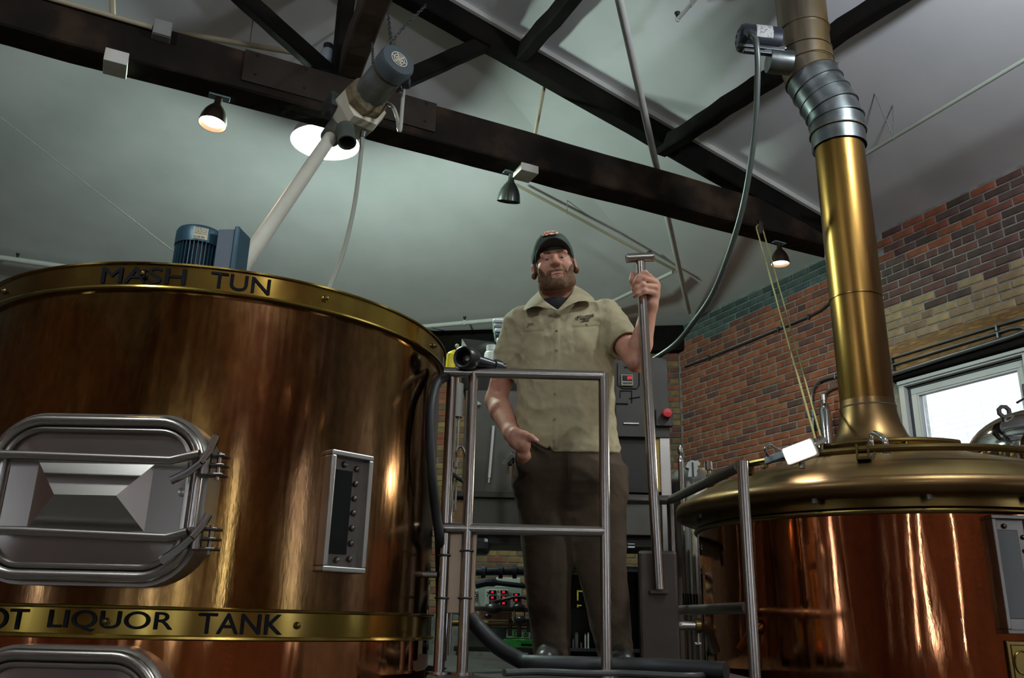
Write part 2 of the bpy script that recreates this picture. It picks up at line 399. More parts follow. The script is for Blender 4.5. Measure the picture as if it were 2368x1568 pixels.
mb = MB(); mb.box(U*(UR - .02) + V*3.68 + Z*3.45, (2.2, .10, .05), X=V, Zv=Z, bev=.008); struct(mb.build('trim_2', 'timber_black'))
mb = MB(); mb.box(CORNER + BD*3.9 + BN*.06 + Z*4.60, (7.9, .14, .30), X=BD, Zv=Z, bev=.01); struct(mb.build('trim_3', 'timber_black'))
# the sunlit brick building across the alley
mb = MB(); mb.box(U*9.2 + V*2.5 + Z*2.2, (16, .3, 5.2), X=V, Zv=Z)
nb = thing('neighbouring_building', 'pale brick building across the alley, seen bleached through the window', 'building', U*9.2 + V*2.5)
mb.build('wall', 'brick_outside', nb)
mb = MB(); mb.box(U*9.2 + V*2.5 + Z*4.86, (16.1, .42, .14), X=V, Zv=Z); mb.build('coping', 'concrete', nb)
mb = MB(); mb.box(U*2 + V*1 - Z*.35, (60, 60, .1)); struct(mb.build('ground', 'concrete'))

# ------------------------------------------------------------------ roof timbers
def beam(name, a, b, w, d, m, parent=None, side=None, bev=.012, seg=14, wob=.006, seed=1):
    """rough sawn timber from a to b (centre line), w across, d deep"""
    a, b = Vector(a), Vector(b); t = (b - a).normalized(); s = Vector(side) if side else t.cross(Z).normalized(); up = s.cross(t).normalized()
    r = random.Random(seed); vs = []; fs = []
    prof = [(-1, -1), (1, -1), (1, 1), (-1, 1)]; c = bev
    ring = []
    for (i, j) in prof:
        if i*j > 0: ring += [(i*(w/2 - c*0), j*(d/2 - c)), (i*(w/2 - c), j*(d/2))]
        else: ring += [(i*(w/2 - c), j*(d/2)), (i*(w/2), j*(d/2 - c))]
    for k in range(seg + 1):
        p = a + (b - a)*(k/seg); ox, oy = r.uniform(-wob, wob), r.uniform(-wob, wob)
        vs += [p + s*(x + ox + r.uniform(-wob, wob)*.5) + up*(y + oy + r.uniform(-wob, wob)*.5) for (x, y) in ring]
    n = len(ring)
    for k in range(seg):
        for i in range(n): fs.append((k*n + i, k*n + (i+1) % n, (k+1)*n + (i+1) % n, (k+1)*n + i))
    fs.append(tuple(range(n))); fs.append(tuple(seg*n + i for i in range(n)))
    mb = MB().add(vs, fs)
    return mb.build(name, m, parent)
VB0, VB1 = 4.90, 5.12; ZB0, ZB1 = 4.607, 4.886
truss = thing('roof_truss', 'dark timber roof truss with deep bottom chord, king post and sloping struts', 'truss', uv(1.04, 5.0, ZB0))
beam('bottom_chord', uv(ULW + .02, 5.01, (ZB0+ZB1)/2), uv(UR - .02, 5.01, (ZB0+ZB1)/2), .22, .28, 'timber_dark', truss, seg=40, wob=.005)
UK = 1.04; ZR = EAVE + SL*(UR - UK)
for sgn, ue in ((1, UR - .03), (-1, UK - 4.6)):
    ze = EAVE + (SL*(UR - ue) if sgn > 0 else 0)
    beam('top_chord', uv(ue, 4.955, ze - .115), uv(UK, 4.955, ZR - .115), .13, .18, 'timber_black', truss, seg=24, wob=.003, seed=3)
beam('king_post', uv(UK, 4.97, ZB1), uv(UK, 4.97, ZR - .1), .10, .12, 'timber_black', truss, side=U, wob=.0015)
def vpt(x, y, v=4.97): return at_plane(x, y, V, v)
beam('strut', vpt(800, 208), vpt(545, -20) + (vpt(545, -20) - vpt(800, 208))*.75, .09, .115, 'timber_black', truss, seed=5, wob=.0015)
_a, _b2 = vpt(850, 222), vpt(1150, 88)
beam('strut', _a, _b2, .09, .115, 'timber_black', truss, seed=6, wob=.0015)
mb = MB(); g0, g1 = at_plane(560, 170, V, VB0 - .012), at_plane(1008, 285, V, VB0 - .012)
mb.box((uv(g0.dot(U), VB0 - .008, 0) + uv(g1.dot(U), VB0 - .008, 0))/2 + Z*((ZB0+ZB1)/2 + .03), ((g1 - g0).dot(U), .012, .225), X=U, Zv=Z, bev=.003)
gp = mb.build('gusset_plate', 'gusset_steel', truss)
for fu in (.06, .3, .7, .94):
    for zz in (-.05, .09): mb = MB(); mb.sphere(uv(g0.dot(U) + fu*(g1-g0).dot(U), VB0 - .015, (ZB0+ZB1)/2 + .03 + zz), .010, 8); mb.build('bolt', 'gusset_steel', gp)
# nailer strip along the top chord
mb = MB(); a, b = uv(UR - .05, 4.87, EAVE - .015), uv(UK + .1, 4.87, ZR - .04); t = (b-a).normalized()
mb.box((a+b)/2, ((b-a).length, .03, .045), X=t, Zv=(t.cross(V)).normalized()); mb.build('nailer_strip', 'white_paint', truss)
# longitudinal tie and purlins, running towards the viewer
tie_a = at_plane(828, 168, V, 4.93); tz = 5.02
o = beam('tie_beam', uv(UK + .06, 4.93, tz), uv(UK - .22, .8, tz), .15, .20, 'timber_brown', None, seg=30, seed=9)
tag(o, 'reddish brown tie beam crossing the truss centre, chains hung from it', 'beam')
for i, (px, py, lab) in enumerate(((1205, 95, 'black purlin meeting the top chord above the pale pipe stub'), (1545, 285, 'black purlin running from the top chord past the flue blower'))):
    p = ceil_at(px, py); u0, v0 = p.dot(U), p.dot(V); D = (V*-1 + U*-.0 ).normalized()
    D = (at_z(1316, 0, 5.7) - at_z(1228, 101, 5.7)).normalized() if i == 0 else (at_z(1950, 8, 5.3) - at_z(1545, 285, 5.3)).normalized()
    D.z = 0; D.normalize(); q0 = p - D*.1; q1 = p + D*3.4
    q0.z = ceil_z(q0) - .10; q1.z = ceil_z(q1) - .10; q0.z = q1.z = min(q0.z, q1.z)
    o = beam('purlin', q0, q1, .10, .13, 'timber_black', None, seg=24, seed=20 + i); tag(o, lab, 'beam', 'purlins under the ceiling')
# blocks let into the bottom chord
for (x0, y0, x1, y1, vv, lab) in ((238, 148, 290, 181, VB0 + .05, 'white painted wood block under the truss beam below the junction box'), (1198, 398, 1238, 424, VB0 + .05, 'white painted wood block under the truss beam above the green bell pendant')):
    a, b = at_plane(x0, y0, V, vv), at_plane(x1, y1, V, vv); c = (a + b)/2; wd_ = abs((b - a).dot(U))
    mb = MB(); mb.box(uv(c.dot(U), vv + .03, ZB0 - .005), (wd_, .16, .085), X=U, Zv=Z, bev=.004); solo(mb, 'wood_block', 'block_white', lab, 'block')
a, b = at_plane(352, 50, V, VB0 - .03), at_plane(398, 95, V, VB0 - .03); c = (a+b)/2
jb = thing('junction_box', 'grey square junction box on the truss beam above the lit pendant', 'junction box', c)
mb = MB(); mb.box(c, (.105, .07, .105), X=U, Zv=Z, bev=.006); mb.build('body', mat('grey_paint', (.20, .20, .19), (.25, .25, .23), scale=9, rough=.6), jb)
mb = MB(); mb.box(c - V*.04, (.10, .006, .10), X=U, Zv=Z, bev=.002); mb.build('cover', 'grey_paint', jb)
# ------------------------------------------------------------------ brewing deck
deck = thing('brewing_platform', 'dark steel brewing platform between the mash tun and the kettle', 'platform', (.32, 3.7, 0))
DZ = 1.32
mb = MB(); mb.poly([(-.22, 2.92, DZ), (.90, 2.92, DZ), (.90, 3.9, DZ), (.93, 4.75, DZ), (-.60, 4.75, DZ), (-.5, 4.05, DZ), (-.22, 3.55, DZ)], .035, (0, 0, 1)); mb.build('deck_plate', 'deck_plate', deck)
for (x, y) in ((-.17, 3.0), (.85, 3.0), (-.45, 4.6), (.85, 4.6)):
    mb = MB(); mb.box((x, y, (DZ - .035)/2), (.06, .06, DZ - .035)); mb.build('leg', 'deck_plate', deck)
# ------------------------------------------------------------------ metals
def copper_mat(name, ramp, r0, r1, big=1.3, streak=.25, dent=.10, brush=.06, wave=(1, 1, .3), dsc=3.0, ddet=1):
    """hammered sheet copper: blotches, vertical streaks, faint brush marks"""
    m = bpy.data.materials.new(name); m.use_nodes = True; nt = m.node_tree; N = nt.nodes; L = nt.links; b = N['Principled BSDF']; b.inputs['Metallic'].default_value = 1
    tc = N.new('ShaderNodeTexCoord')
    def noise(sc, st, det=5, dist=0):
        mp = N.new('ShaderNodeMapping'); mp.inputs['Scale'].default_value = st; L.new(tc.outputs['Object'], mp.inputs[0]); n = N.new('ShaderNodeTexNoise')
        n.inputs['Scale'].default_value = sc; n.inputs['Detail'].default_value = det; n.inputs['Distortion'].default_value = dist; L.new(mp.outputs[0], n.inputs['Vector']); return n.outputs['Fac']
    def rng(src, lo, hi, a=.35, b_=.65):
        mr = N.new('ShaderNodeMapRange'); mr.inputs[1].default_value = a; mr.inputs[2].default_value = b_; mr.inputs[3].default_value = lo; mr.inputs[4].default_value = hi; L.new(src, mr.inputs[0]); return mr.outputs[0]
    r = N.new('ShaderNodeValToRGB'); el = r.color_ramp.elements
    for i, (p, c) in enumerate(ramp):
        e = el[i] if i < 2 else el.new(p); e.position = p; e.color = (*c, 1)
    L.new(noise(big, (1, 1, .55), 8, .8), r.inputs[0])
    mx = N.new('ShaderNodeMixRGB'); mx.blend_type = 'MULTIPLY'; mx.inputs[0].default_value = 1; L.new(r.outputs[0], mx.inputs[1]); L.new(rng(noise(16, (1, 1, .06), 4), 1 - streak, 1 + streak*.4), mx.inputs[2])
    m2 = N.new('ShaderNodeMixRGB'); m2.blend_type = 'MULTIPLY'; m2.inputs[0].default_value = 1; L.new(mx.outputs[0], m2.inputs[1]); L.new(rng(noise(45, (1, 1, .5), 6), 1 - streak*.8, 1.05), m2.inputs[2])
    L.new(m2.outputs[0], b.inputs['Base Color'])
    ad = N.new('ShaderNodeMath'); L.new(rng(noise(2.6, (1, 1, .4), 6, .5), r0, r1), ad.inputs[0]); L.new(rng(noise(60, (1, 1, .08), 3), -.03, .04), ad.inputs[1]); L.new(ad.outputs[0], b.inputs['Roughness'])
    b1 = N.new('ShaderNodeBump'); b1.inputs['Strength'].default_value = dent; b1.inputs['Distance'].default_value = .02; L.new(noise(dsc, wave, ddet), b1.inputs['Height'])
    b2 = N.new('ShaderNodeBump'); b2.inputs['Strength'].default_value = brush; b2.inputs['Distance'].default_value = .002; L.new(noise(130, (1, 1, .25), 2), b2.inputs['Height']); L.new(b1.outputs[0], b2.inputs['Normal']); L.new(b2.outputs[0], b.inputs['Normal'])
    MATS[name] = m
copper_mat('copper_patina', [(.30, (.17, .075, .045)), (.72, (.34, .20, .06)), (.45, (.20, .105, .045)), (.58, (.26, .145, .045))], .085, .22, 1.5, .3, .06, .08)
copper_mat('copper_bright', [(.3, (.46, .165, .075)), (.7, (.58, .27, .10)), (.5, (.52, .20, .085))], .04, .10, 1.2, .15, .55, .03, (1, 1, .16), 4.5)
mat('copper_dull', (.12, .07, .03), (.16, .092, .036), scale=3, rough=.33, rough2=.5, metal=1, bump=.03, bscale=14)
mat('brass', (.33, .225, .045), (.24, .155, .04), scale=3, rough=.14, rough2=.28, metal=1, stretch=(1, 1, .5))
mat('brass_dull', (.19, .13, .04), (.15, .095, .033), scale=4, rough=.3, metal=1)
mat('flue_brass', (.25, .145, .035), (.09, .042, .015), c3=(.17, .09, .024), scale=3.5, rough=.24, rough2=.46, metal=1, stretch=(1.6, 1.6, .12), bump=.05, bscale=12, bstretch=(1, 1, .1))
mat('flue_dirty', (.22, .15, .06), (.10, .065, .035), c3=(.25, .21, .15), scale=3.5, rough=.4, metal=.9, stretch=(1.6, 1.6, .15))
mat('galvanised', (.15, .165, .17), (.22, .235, .24), scale=7, rough=.33, rough2=.45, metal=.95, c3=(.12, .13, .13))
mat('rust_line', (.07, .045, .025), rough=.7, metal=.4)
mat('steel', (.37, .335, .305), (.39, .355, .325), scale=5, rough=.27, metal=1)
mat('steel_polished', (.62, .61, .60), rough=.07, metal=1, bump=.02, bscale=6)
mat('steel_satin', (.44, .42, .39), (.5, .48, .45), scale=6, rough=.34, metal=1)
mat('steel_dark', (.16, .14, .125), (.21, .185, .165), scale=6, rough=.36, metal=1)
mat('chrome', (.8, .8, .8), rough=.05, metal=1)
mat('ink', (.004, .0045, .007), rough=.7, spec=.15)
mat('black_glass', (.004, .004, .005), rough=.06)
mat('black_rubber', (.012, .012, .013), rough=.55)
mat('frost_glass', (.06, .055, .045), (.07, .065, .055), scale=6, rough=.3)

def cyl_hit(x, y, C, R):
    r = ray(x, y); a = r.x**2 + r.y**2; b = -2*(r.x*C.x + r.y*C.y); c = C.x**2 + C.y**2 - R*R
    t = (-b - sqrt(max(b*b - 4*a*c, 0)))/(2*a); p = CAM + r*t
    return atan2(p.y - C.y, p.x - C.x), p.z
def wrap_text(txt, C, R, phi0, phi1, z0, z1, **k):
    vs, fs = text_mesh(txt, 1, **k); xs = [v[0] for v in vs]; ys = [v[1] for v in vs]
    a, b = min(xs), max(xs); c, d = min(ys), max(ys)
    mb = MB()
    def f(v):
        ph = phi0 + (phi1 - phi0)*(v[0] - a)/(b - a); return (C.x + R*cos(ph), C.y + R*sin(ph), z0 + (z1 - z0)*(v[1] - c)/(d - c))
    for dx, dy in ((0, 0), (.011, 0), (-.011, 0), (0, .011), (0, -.011)): mb.add([f((v[0] + dx, v[1] + dy)) for v in vs], fs)      # heavier stroke
    return mb

# ------------------------------------------------------------------ mash tun standing on the hot liquor tank
TC = Vector((-1.119, 3.2665, 0)); TR = .85
tun = thing('mash_tun', 'tall brown copper mash tun with lettered brass rim and steel manway doors', 'brewing tank', TC)
zt0, zt1, zb0, zb1 = 2.4225, 2.51, 1.428, 1.515
mb = MB(); mb.lathe([(TR - .012, zb1 - .01), (TR - .012, zt0 + .01)], TC, n=160); mb.build('upper_shell', 'copper_patina', tun, True)
mb = MB(); mb.lathe([(TR - .006, .02), (TR - .006, zb0 + .01)], TC, n=160); mb.build('lower_shell', 'copper_bright', tun, True)
def band(z0, z1, name, top=False):
    p = [(TR - .012, z0), (TR + .006, z0), (TR + .010, z0 + .004), (TR + .008, z0 + .010), (TR, z0 + .013), (TR, z1 - .010), (TR + .007, z1 - .007), (TR + .008, z1 - .002), (TR + .003, z1), (TR - .02, z1)]
    mb = MB(); mb.lathe(p, TC, n=160); return mb.build(name, 'brass', tun, True, 50)
rim = band(zt0, zt1, 'rim_band'); hoop = band(zb0, zb1, 'tank_band')
mb = MB(); mb.lathe([(TR - .02, zt1), (TR - .03, zt1 - .06), (.4, zt1 - .01), (.05, zt1 + .0), (0.001, zt1)], TC, n=96); mb.build('lid', 'copper_dull', tun, True)
for ph in (-127.36, -89.87, -52.71, -13.83, 23.6, 61, 98.5, 136, 173):
    a = radians(ph); mb = MB(); mb.lathe([(.011, 0), (.011, .003), (.008, .006), (.006, .014), (.001, .016)], TC + Vector((cos(a), sin(a), 0))*TR + Z*2.469, (cos(a), sin(a), 0), n=10)
    mb.build('rivet', 'brass_dull', rim, True)
for ph in (-52.02, -86.3):
    a = radians(ph); mb = MB(); mb.lathe([(.011, 0), (.011, .003), (.008, .006), (.006, .012), (.001, .014)], TC + Vector((cos(a), sin(a), 0))*TR + Z*1.472, (cos(a), sin(a), 0), n=10)
    mb.build('rivet', 'brass_dull', hoop, True)
for wd_, x0, x1, y0, y1, zz, par in (('MASH', 236, 430, 640, 640, (2.441, 2.492), rim), ('TUN', 487, 625, 650, 660, (2.441, 2.492), rim),
                                 ('LIQUOR', 112, 399, 1440, 1448, (1.447, 1.5), hoop), ('TANK', 457, 652, 1448, 1450, (1.447, 1.5), hoop), ('HOT', -92, 62, 1440, 1440, (1.447, 1.5), hoop)):
    p0 = cyl_hit(x0, y0, TC, TR)[0] if wd_ != 'HOT' else radians(-114.5); p1 = cyl_hit(x1, y1, TC, TR)[0]
    wrap_text(wd_, TC, TR + .0032, p0, p1, *zz).build('lettering', 'ink', par)
# dark peg stuck between the letters, seams
mb = MB(); a = radians(-89.6); pc = TC + Vector((cos(a), sin(a), 0))*(TR + .006) + Z*2.468
mb.box(pc, (.010, .012, .028), X=(cos(a + pi/2), sin(a + pi/2), .25), Zv=(0, 0, 1), bev=.002); mb.build('peg', 'ink', rim)
# manway doors
def manway(zc, half_h, half_w, phc, proud, name='manway_door', clamps=True):
    n = Vector((cos(phc), sin(phc), 0)); s = Vector((-sin(phc), cos(phc), 0)); O = TC + n*(TR + proud) + Z*zc
    def P(x, y, d=0): return O + s*x + Z*y + n*d
    def rr(hw, hh, rad, k=8):
        out = []
        for cx, cy, a0 in ((hw - rad, hh - rad, 0), (-hw + rad, hh - rad, pi/2), (-hw + rad, -hh + rad, pi), (hw - rad, -hh + rad, 3*pi/2)):
            out += [(cx + rad*cos(a0 + pi/2*i/k), cy + rad*sin(a0 + pi/2*i/k)) for i in range(k + 1)]
        return out
    # collar: neck from the shell to the door plane
    mb = MB(); ring = rr(half_w, half_h, .135, 10); N_ = len(ring); vs = []
    for (hw, d) in ((half_w + .012, -proud - .075), (half_w + .012, -.006), (half_w - .03, -.006), (half_w - .03, -.03)):
        q = rr(hw, half_h - half_w + hw, .135 - half_w + hw, 10); vs += [P(x, y, d) for x, y in q]
    fs = [(k*N_ + i, k*N_ + (i+1) % N_, (k+1)*N_ + (i+1) % N_, (k+1)*N_ + i) for k in range(3) for i in range(N_)]
    mb.add(vs, fs); dr = mb.build('manway_collar', 'steel_satin', tun, True, 40)
    mb = MB(); mb.tube([P(x, y, .008) for x, y in rr(half_w - .012, half_h - .012, .125, 10)], .0155, 12, closed=True); mb.build('door_rim', 'steel', dr, True)
    mb = MB(); mb.tube([P(x, y, .004) for x, y in rr(half_w - .036, half_h - .036, .10, 10)], .009, 10, closed=True); mb.build('door_rim', 'steel', dr, True)
    # pressed panel: hipped emboss
    hw, hh = half_w - .04, half_h - .04; q = rr(hw, hh, .10, 10); mb = MB(); A, B, hg, ax = hw*.62, hh*.50, .034, .085
    inn = [P(A, B, .004), P(-A, B, .004), P(-A, -B, .004), P(A, -B, .004), P(-ax, 0, .004 + hg), P(ax, 0, .004 + hg)]
    vs = [P(x, y, -.004) for x, y in q] + inn; o = len(q); k = 10; fs = []
    for c in range(4):     # corner fans and sides
        st = c*(k + 1)
        for i in range(k): fs.append((st + i, st + i + 1, o + c))
        fs.append((st + k, (st + k + 1) % o, o + (c+1) % 4, o + c))
    fs += [(o, o+1, o+4, o+5), (o+1, o+2, o+4), (o+2, o+3, o+5, o+4), (o+3, o, o+5)]
    mb.add(vs, fs); mb.build('door_panel', 'steel', dr)
    return O, s, n, P, dr
phc = radians(-91.5)
O, s_, n_, Pd, door = manway(1.796, .222, .300, phc, .035)
def on_door(x, y, d=.06):
    c = (O + n_*d).dot(n_); return at_plane(x, y, n_, c)
for (bar, ends, joint, h0, h1) in ((((-45, 1050), (60, 1052), (395, 1064), (430, 1056), (462, 1050)), (462, 1050), (472, 1074), (396, 1112), (500, 1008)),
                                   (((-45, 1226), (60, 1228), (385, 1243), (412, 1236), (434, 1230)), (434, 1230), (452, 1245), (373, 1297), (481, 1190))):
    mb = MB(); mb.tube([on_door(*p, .055) for p in bar], .0125, 12); mb.build('clamp_bar', 'steel', door, True)
    j = on_door(*joint, .045); mb = MB()
    mb.tube([on_door(*h0, .075), on_door((h0[0]+joint[0])/2, (h0[1]+joint[1])/2, .072), j + n_*.025], [.0115, .0105, .009], 10)
    mb.tube([on_door(*h1, .055), on_door((h1[0]+joint[0])/2, (h1[1]+joint[1])/2, .06), j + n_*.025], [.0115, .0105, .009], 10)
    mb.build('clamp_handle', 'steel_polished', door, True)
    mb = MB(); mb.cyl(j - Z*.028, j + Z*.028, .018, n=14); mb.build('clamp_knuckle', 'steel_dark', door, True)
    for dz in (-.026, 0, .026):
        mb = MB(); mb.box(j + s_*.018 - n_*.02 + Z*dz, (.075, .05, .007), X=s_, Zv=Z, bev=.002); mb.build('hinge_lug', 'steel_dark', door)
    mb = MB(); mb.cyl(j + s_*.035 - n_*.012 - Z*.04, j + s_*.035 - n_*.012 + Z*.036, .006, n=8); mb.build('hinge_pin', 'steel_dark', door, True)
mb = MB(); c = on_door(423, 1138, .0); mb.lathe([(.013, 0), (.012, .006), (.001, .009)], c, n_, n=12); mb.build('boss', 'steel_satin', door, True)
manway(1.178, .222, .262, radians(-91.0), .035)
# sight glass on the tun
def sight_glass(C, R, ph, zc, w, h, par, m_in, bolts, proud=.022, m_fr='steel_satin'):
    n = Vector((cos(ph), sin(ph), 0)); s = Vector((-sin(ph), cos(ph), 0)); O = C + n*(R*cos(w/2/R*.8)) + Z*zc
    def P(x, y, d): return O + s*x + Z*y + n*d
    fr = MB(); t = .016
    for (x, y, a, b) in ((0, h/2 - t/2, w, t), (0, -h/2 + t/2, w, t), (-w/2 + t/2, 0, t, h - 2*t), (w/2 - t/2, 0, t, h - 2*t)):
        fr.box(P(x, y, proud/2), (a, proud + .03, b), X=s, Zv=Z, bev=.003)
    f = fr.build('sight_glass_frame', m_fr, par)
    mb = MB(); mb.box(P(0, 0, proud - .018), (w - 2*t, .006, h - 2*t), X=s, Zv=Z); mb.build('back_plate', 'steel_dark', f)
    gw = (w - 2*t)*.62; mb = MB(); mb.box(P(-(w - 2*t)*.16, 0, proud - .012), (gw, .008, h - 2*t - .075), X=s, Zv=Z, bev=.002); mb.build('sight_glass', m_in, f)
    for (x, y) in bolts:
        mb = MB(); mb.lathe([(.010, 0), (.010, .004), (.007, .009), (.001, .011)], P(x*(w/2 - t), y*(h/2 - t), proud - .015), n, n=10); mb.build('bolt', 'steel_dark', f, True)
    return f
sight_glass(TC, TR - .012, radians(-43.4), 1.806, .158, .362, tun, 'black_glass', [(.55, y) for y in (.83, .55, .27, 0, -.28, -.56, -.84)] + [(-.2, .88), (-.2, -.88)])
# small overflow stub at the tun side
# ------------------------------------------------------------------ brew kettle
KC = Vector((1.868, 4.258, 0)); KR = .925
ket = thing('brew_kettle', 'polished copper brew kettle with domed brass-brown lid and wide rolled lip', 'brewing tank', KC)
mb = MB(); mb.lathe([(KR, .02), (KR, 1.935)], KC, n=200); mb.build('shell', 'copper_bright', ket, True)
mb = MB(); mb.lathe([(KR - .004, 1.95), (KR - .004, 2.03)], KC, n=160); mb.build('neck_band', 'brass_dull', ket, True)
mb = MB(); mb.lathe([(KR, 1.93), (KR + .010, 1.932), (KR + .016, 1.942), (KR + .010, 1.955), (KR - .004, 1.96)], KC, n=160); mb.build('bead', 'brass_dull', ket, True, 60)
lip = [(KR - .02, 2.0), (.955, 1.998), (1.0, 1.996), (1.022, 2.006), (1.032, 2.025), (1.032, 2.042), (1.02, 2.062), (1.0, 2.072)]
mb = MB(); mb.lathe(lip, KC, n=160); mb.build('lid_lip', 'copper_dull', ket, True, 60)
dome = [(1.0, 2.072), (.96, 2.098), (.9, 2.13), (.82, 2.165), (.72, 2.20), (.6, 2.235), (.5, 2.262), (.40, 2.295), (.3, 2.33), (.2, 2.36), (.08, 2.38)]
mb = MB(); mb.lathe(dome, KC, n=120); mb.build('lid_dome', mat('dome_copper', (.20, .14, .05), (.17, .10, .04), scale=2.5, rough=.34, rough2=.48, metal=1, bump=.02, bscale=10), ket, True, 60)
def dome_z(r):
    return float(np.interp(r, [d[0] for d in dome[::-1]], [d[1] for d in dome[::-1]]))
def kp(ph, r, dz=0): return KC + Vector((cos(ph), sin(ph), 0))*r + Z*(dome_z(r) + dz)
RR_, RZ = .845, 2.205
mb = MB(); mb.tube([KC + Vector((cos(a), sin(a), 0))*RR_ + Z*RZ for a in np.linspace(0, 2*pi, 97)[:-1]], .0155, 10, closed=True); ringp = mb.build('lid_ring_pipe', 'brass_dull', ket, True)
for a in (-62, -118.5, -157, 175, 20, 80, 130):
    t = radians(a); c = KC + Vector((cos(t), sin(t), 0))*RR_ + Z*(RZ - .012); r_ = Vector((cos(t), sin(t), 0)); tg = Vector((-sin(t), cos(t), 0))
    mb = MB()
    for o_ in (-.022, .022): mb.box(c + tg*o_, (.008, .05, .065), X=tg, Zv=Z, bev=.002)
    mb.box(c - Z*.026, (.055, .05, .014), X=tg, Zv=Z, bev=.002); mb.build('pipe_clamp', 'brass_dull', ringp)
    mb = MB(); mb.cyl(c - Z*.03 - r_*.0 + tg*.03, c + Z*.0 + tg*.045, .006, n=8); mb.build('clamp_screw', 'steel_dark', ringp, True)
a0, a1 = radians(-165), radians(-66)
mb = MB(); mb.tube([KC + Vector((cos(a), sin(a), 0))*.44 + Z*2.315 for a in np.linspace(a0, a1, 30)], .015, 10); mb.build('hatch_hoop', 'brass_dull', ket, True)
for (a, r) in ((-148, .58), (-157, .55), (-136, .60), (-120, .42), (-100, .45), (-70, .60), (-63, .62), (-55, .62), (-104, .40), (-160, .7)):
    t = radians(a); mb = MB(); mb.lathe([(.018, 0), (.018, .006), (.010, .008), (.010, .022), (.006, .03), (.001, .032)], kp(t, r, -.004), (0, 0, 1), n=10); mb.build('stud', 'brass_dull', ket, True)
# chrome goose-neck on the lid
p0, p1 = at_y(2038, 1030, 3.62), at_y(2022, 1008, 3.75); p0.z = p1.z = dome_z(.55) + .02
p0 = kp(radians(-112), .62, -.005); p1 = kp(radians(-118), .52, -.005)
mb = MB(); mb.tube(spline([p0, p0 + Z*.05, p0*.72 + p1*.28 + Z*.075, p1*.75 + p0*.25 + Z*.085, p1 + Z*.06, p1], 6), .013, 12); gn = mb.build('goose_neck_pipe', 'chrome', ket, True)
for q in (p0, p1):
    mb = MB(); mb.cyl(q, q + Z*.014, .028, n=20); mb.build('pipe_flange', 'steel', gn, True)
# sight glass and brass plate of the kettle
sight_glass(KC, KR, radians(-87.0), 1.708, .175, .43, ket, 'frost_glass', [(.62, y) for y in (.68, .42, .16, -.12, -.4, -.66)] + [(-.35, .88), (.1, -.88)], proud=.03, m_fr='steel_dark')
n = Vector((cos(radians(-86.2)), sin(radians(-86.2)), 0)); s = Vector((-n.y, n.x, 0)); c = KC + n*(KR + .004) + Z*1.395
mb = MB(); mb.box(c, (.19, .012, .15), X=s, Zv=Z, bev=.003); bp = mb.build('name_plate', 'brass_dull', ket)
mb = MB(); mb.tube([c + n*.008 + s*x + Z*y for x, y in ((-.08, -.06), (.08, -.06), (.08, .06), (-.08, .06))], .002, 6, closed=True)
mb.tube([c + n*.008 + s*(-.045 + .03*cos(t)) + Z*(.0 + .04*sin(t)) for t in np.linspace(.7, 5.6, 20)], .003, 6); mb.build('raised_letter', 'brass', bp, True)
# support bolt heads under the lip
for a in (-170, -130, -105, -80, -60):
    t = radians(a); mb = MB(); mb.cyl(KC + Vector((cos(t), sin(t), 0))*.975 + Z*1.978, KC + Vector((cos(t), sin(t), 0))*.975 + Z*2.0, .014, n=8); mb.build('lip_bolt', 'steel_dark', ket, True)

# ------------------------------------------------------------------ flue above the kettle
FX = Vector((1.822, 4.258, 0))
flue = thing('kettle_flue', 'tall brass flue pipe rising from the kettle lid, with galvanised elbow', 'flue', FX + Z*2.33)
FR = .132
mb = MB(); mb.lathe([(.228, 2.352), (.20, 2.372), (.172, 2.42), (.150, 2.48), (.138, 2.54), (FR, 2.60)], FX, n=48); mb.build('flared_base', 'copper_dull', flue, True)
mb = MB(); mb.lathe([(FR, 2.56), (FR, 3.17)], FX, n=48); mb.build('pipe_section', 'flue_brass', flue, True)
mb = MB(); mb.lathe([(FR + .001, 3.15), (FR + .001, 4.10)], FX, n=48); mb.build('pipe_section', 'flue_brass', flue, True)
for zz in (2.565, 3.16):
    mb = MB(); mb.lathe([(FR, zz - .006), (FR + .005, zz - .003), (FR + .005, zz + .003), (FR, zz + .006)], FX, n=48); mb.build('seam_ring', 'brass_dull' if zz > 3 else 'rust_line', flue, True)
TOPX = Vector((1.700, 4.30, 0)); ER = .146
path = [FX + Z*4.07, FX + Z*4.16, FX + Z*4.24, FX*.86 + TOPX*.14 + Z*4.32, FX*.62 + TOPX*.38 + Z*4.40, FX*.38 + TOPX*.62 + Z*4.48, FX*.14 + TOPX*.86 + Z*4.56, TOPX + Z*4.64, TOPX + Z*4.72]
for i in range(len(path)-1):
    a, b = path[i], path[i+1]; r = ER + (.004 if i % 2 else 0)
    mb = MB(); mb.tube([a, b], [r, r], 36, caps=False); mb.build('elbow_gore', 'galvanised' if i < 6 else 'flue_dirty', flue, True)
for i in range(1, len(path)-1):
    t = (path[min(i+1, len(path)-1)] - path[i-1]).normalized(); mb = MB(); mb.lathe([(ER, -.005), (ER + .009, -.003), (ER + .009, .003), (ER, .005)], path[i], t, n=36); mb.build('gore_seam', 'galvanised' if i not in (1, 6, 7) else 'rust_line', flue, True)
ztop = ceil_z(TOPX)
mb = MB(); mb.lathe([(ER - .002, 4.70), (ER - .002, ztop - .004)], TOPX, n=40); mb.build('pipe_section', 'flue_dirty', flue, True)
for zz in (4.73, 4.88):
    mb = MB(); mb.lathe([(ER - .002, zz - .006), (ER + .006, zz - .003), (ER + .006, zz + .003), (ER - .002, zz + .006)], TOPX, n=40); mb.build('seam_ring', 'flue_dirty', flue, True)
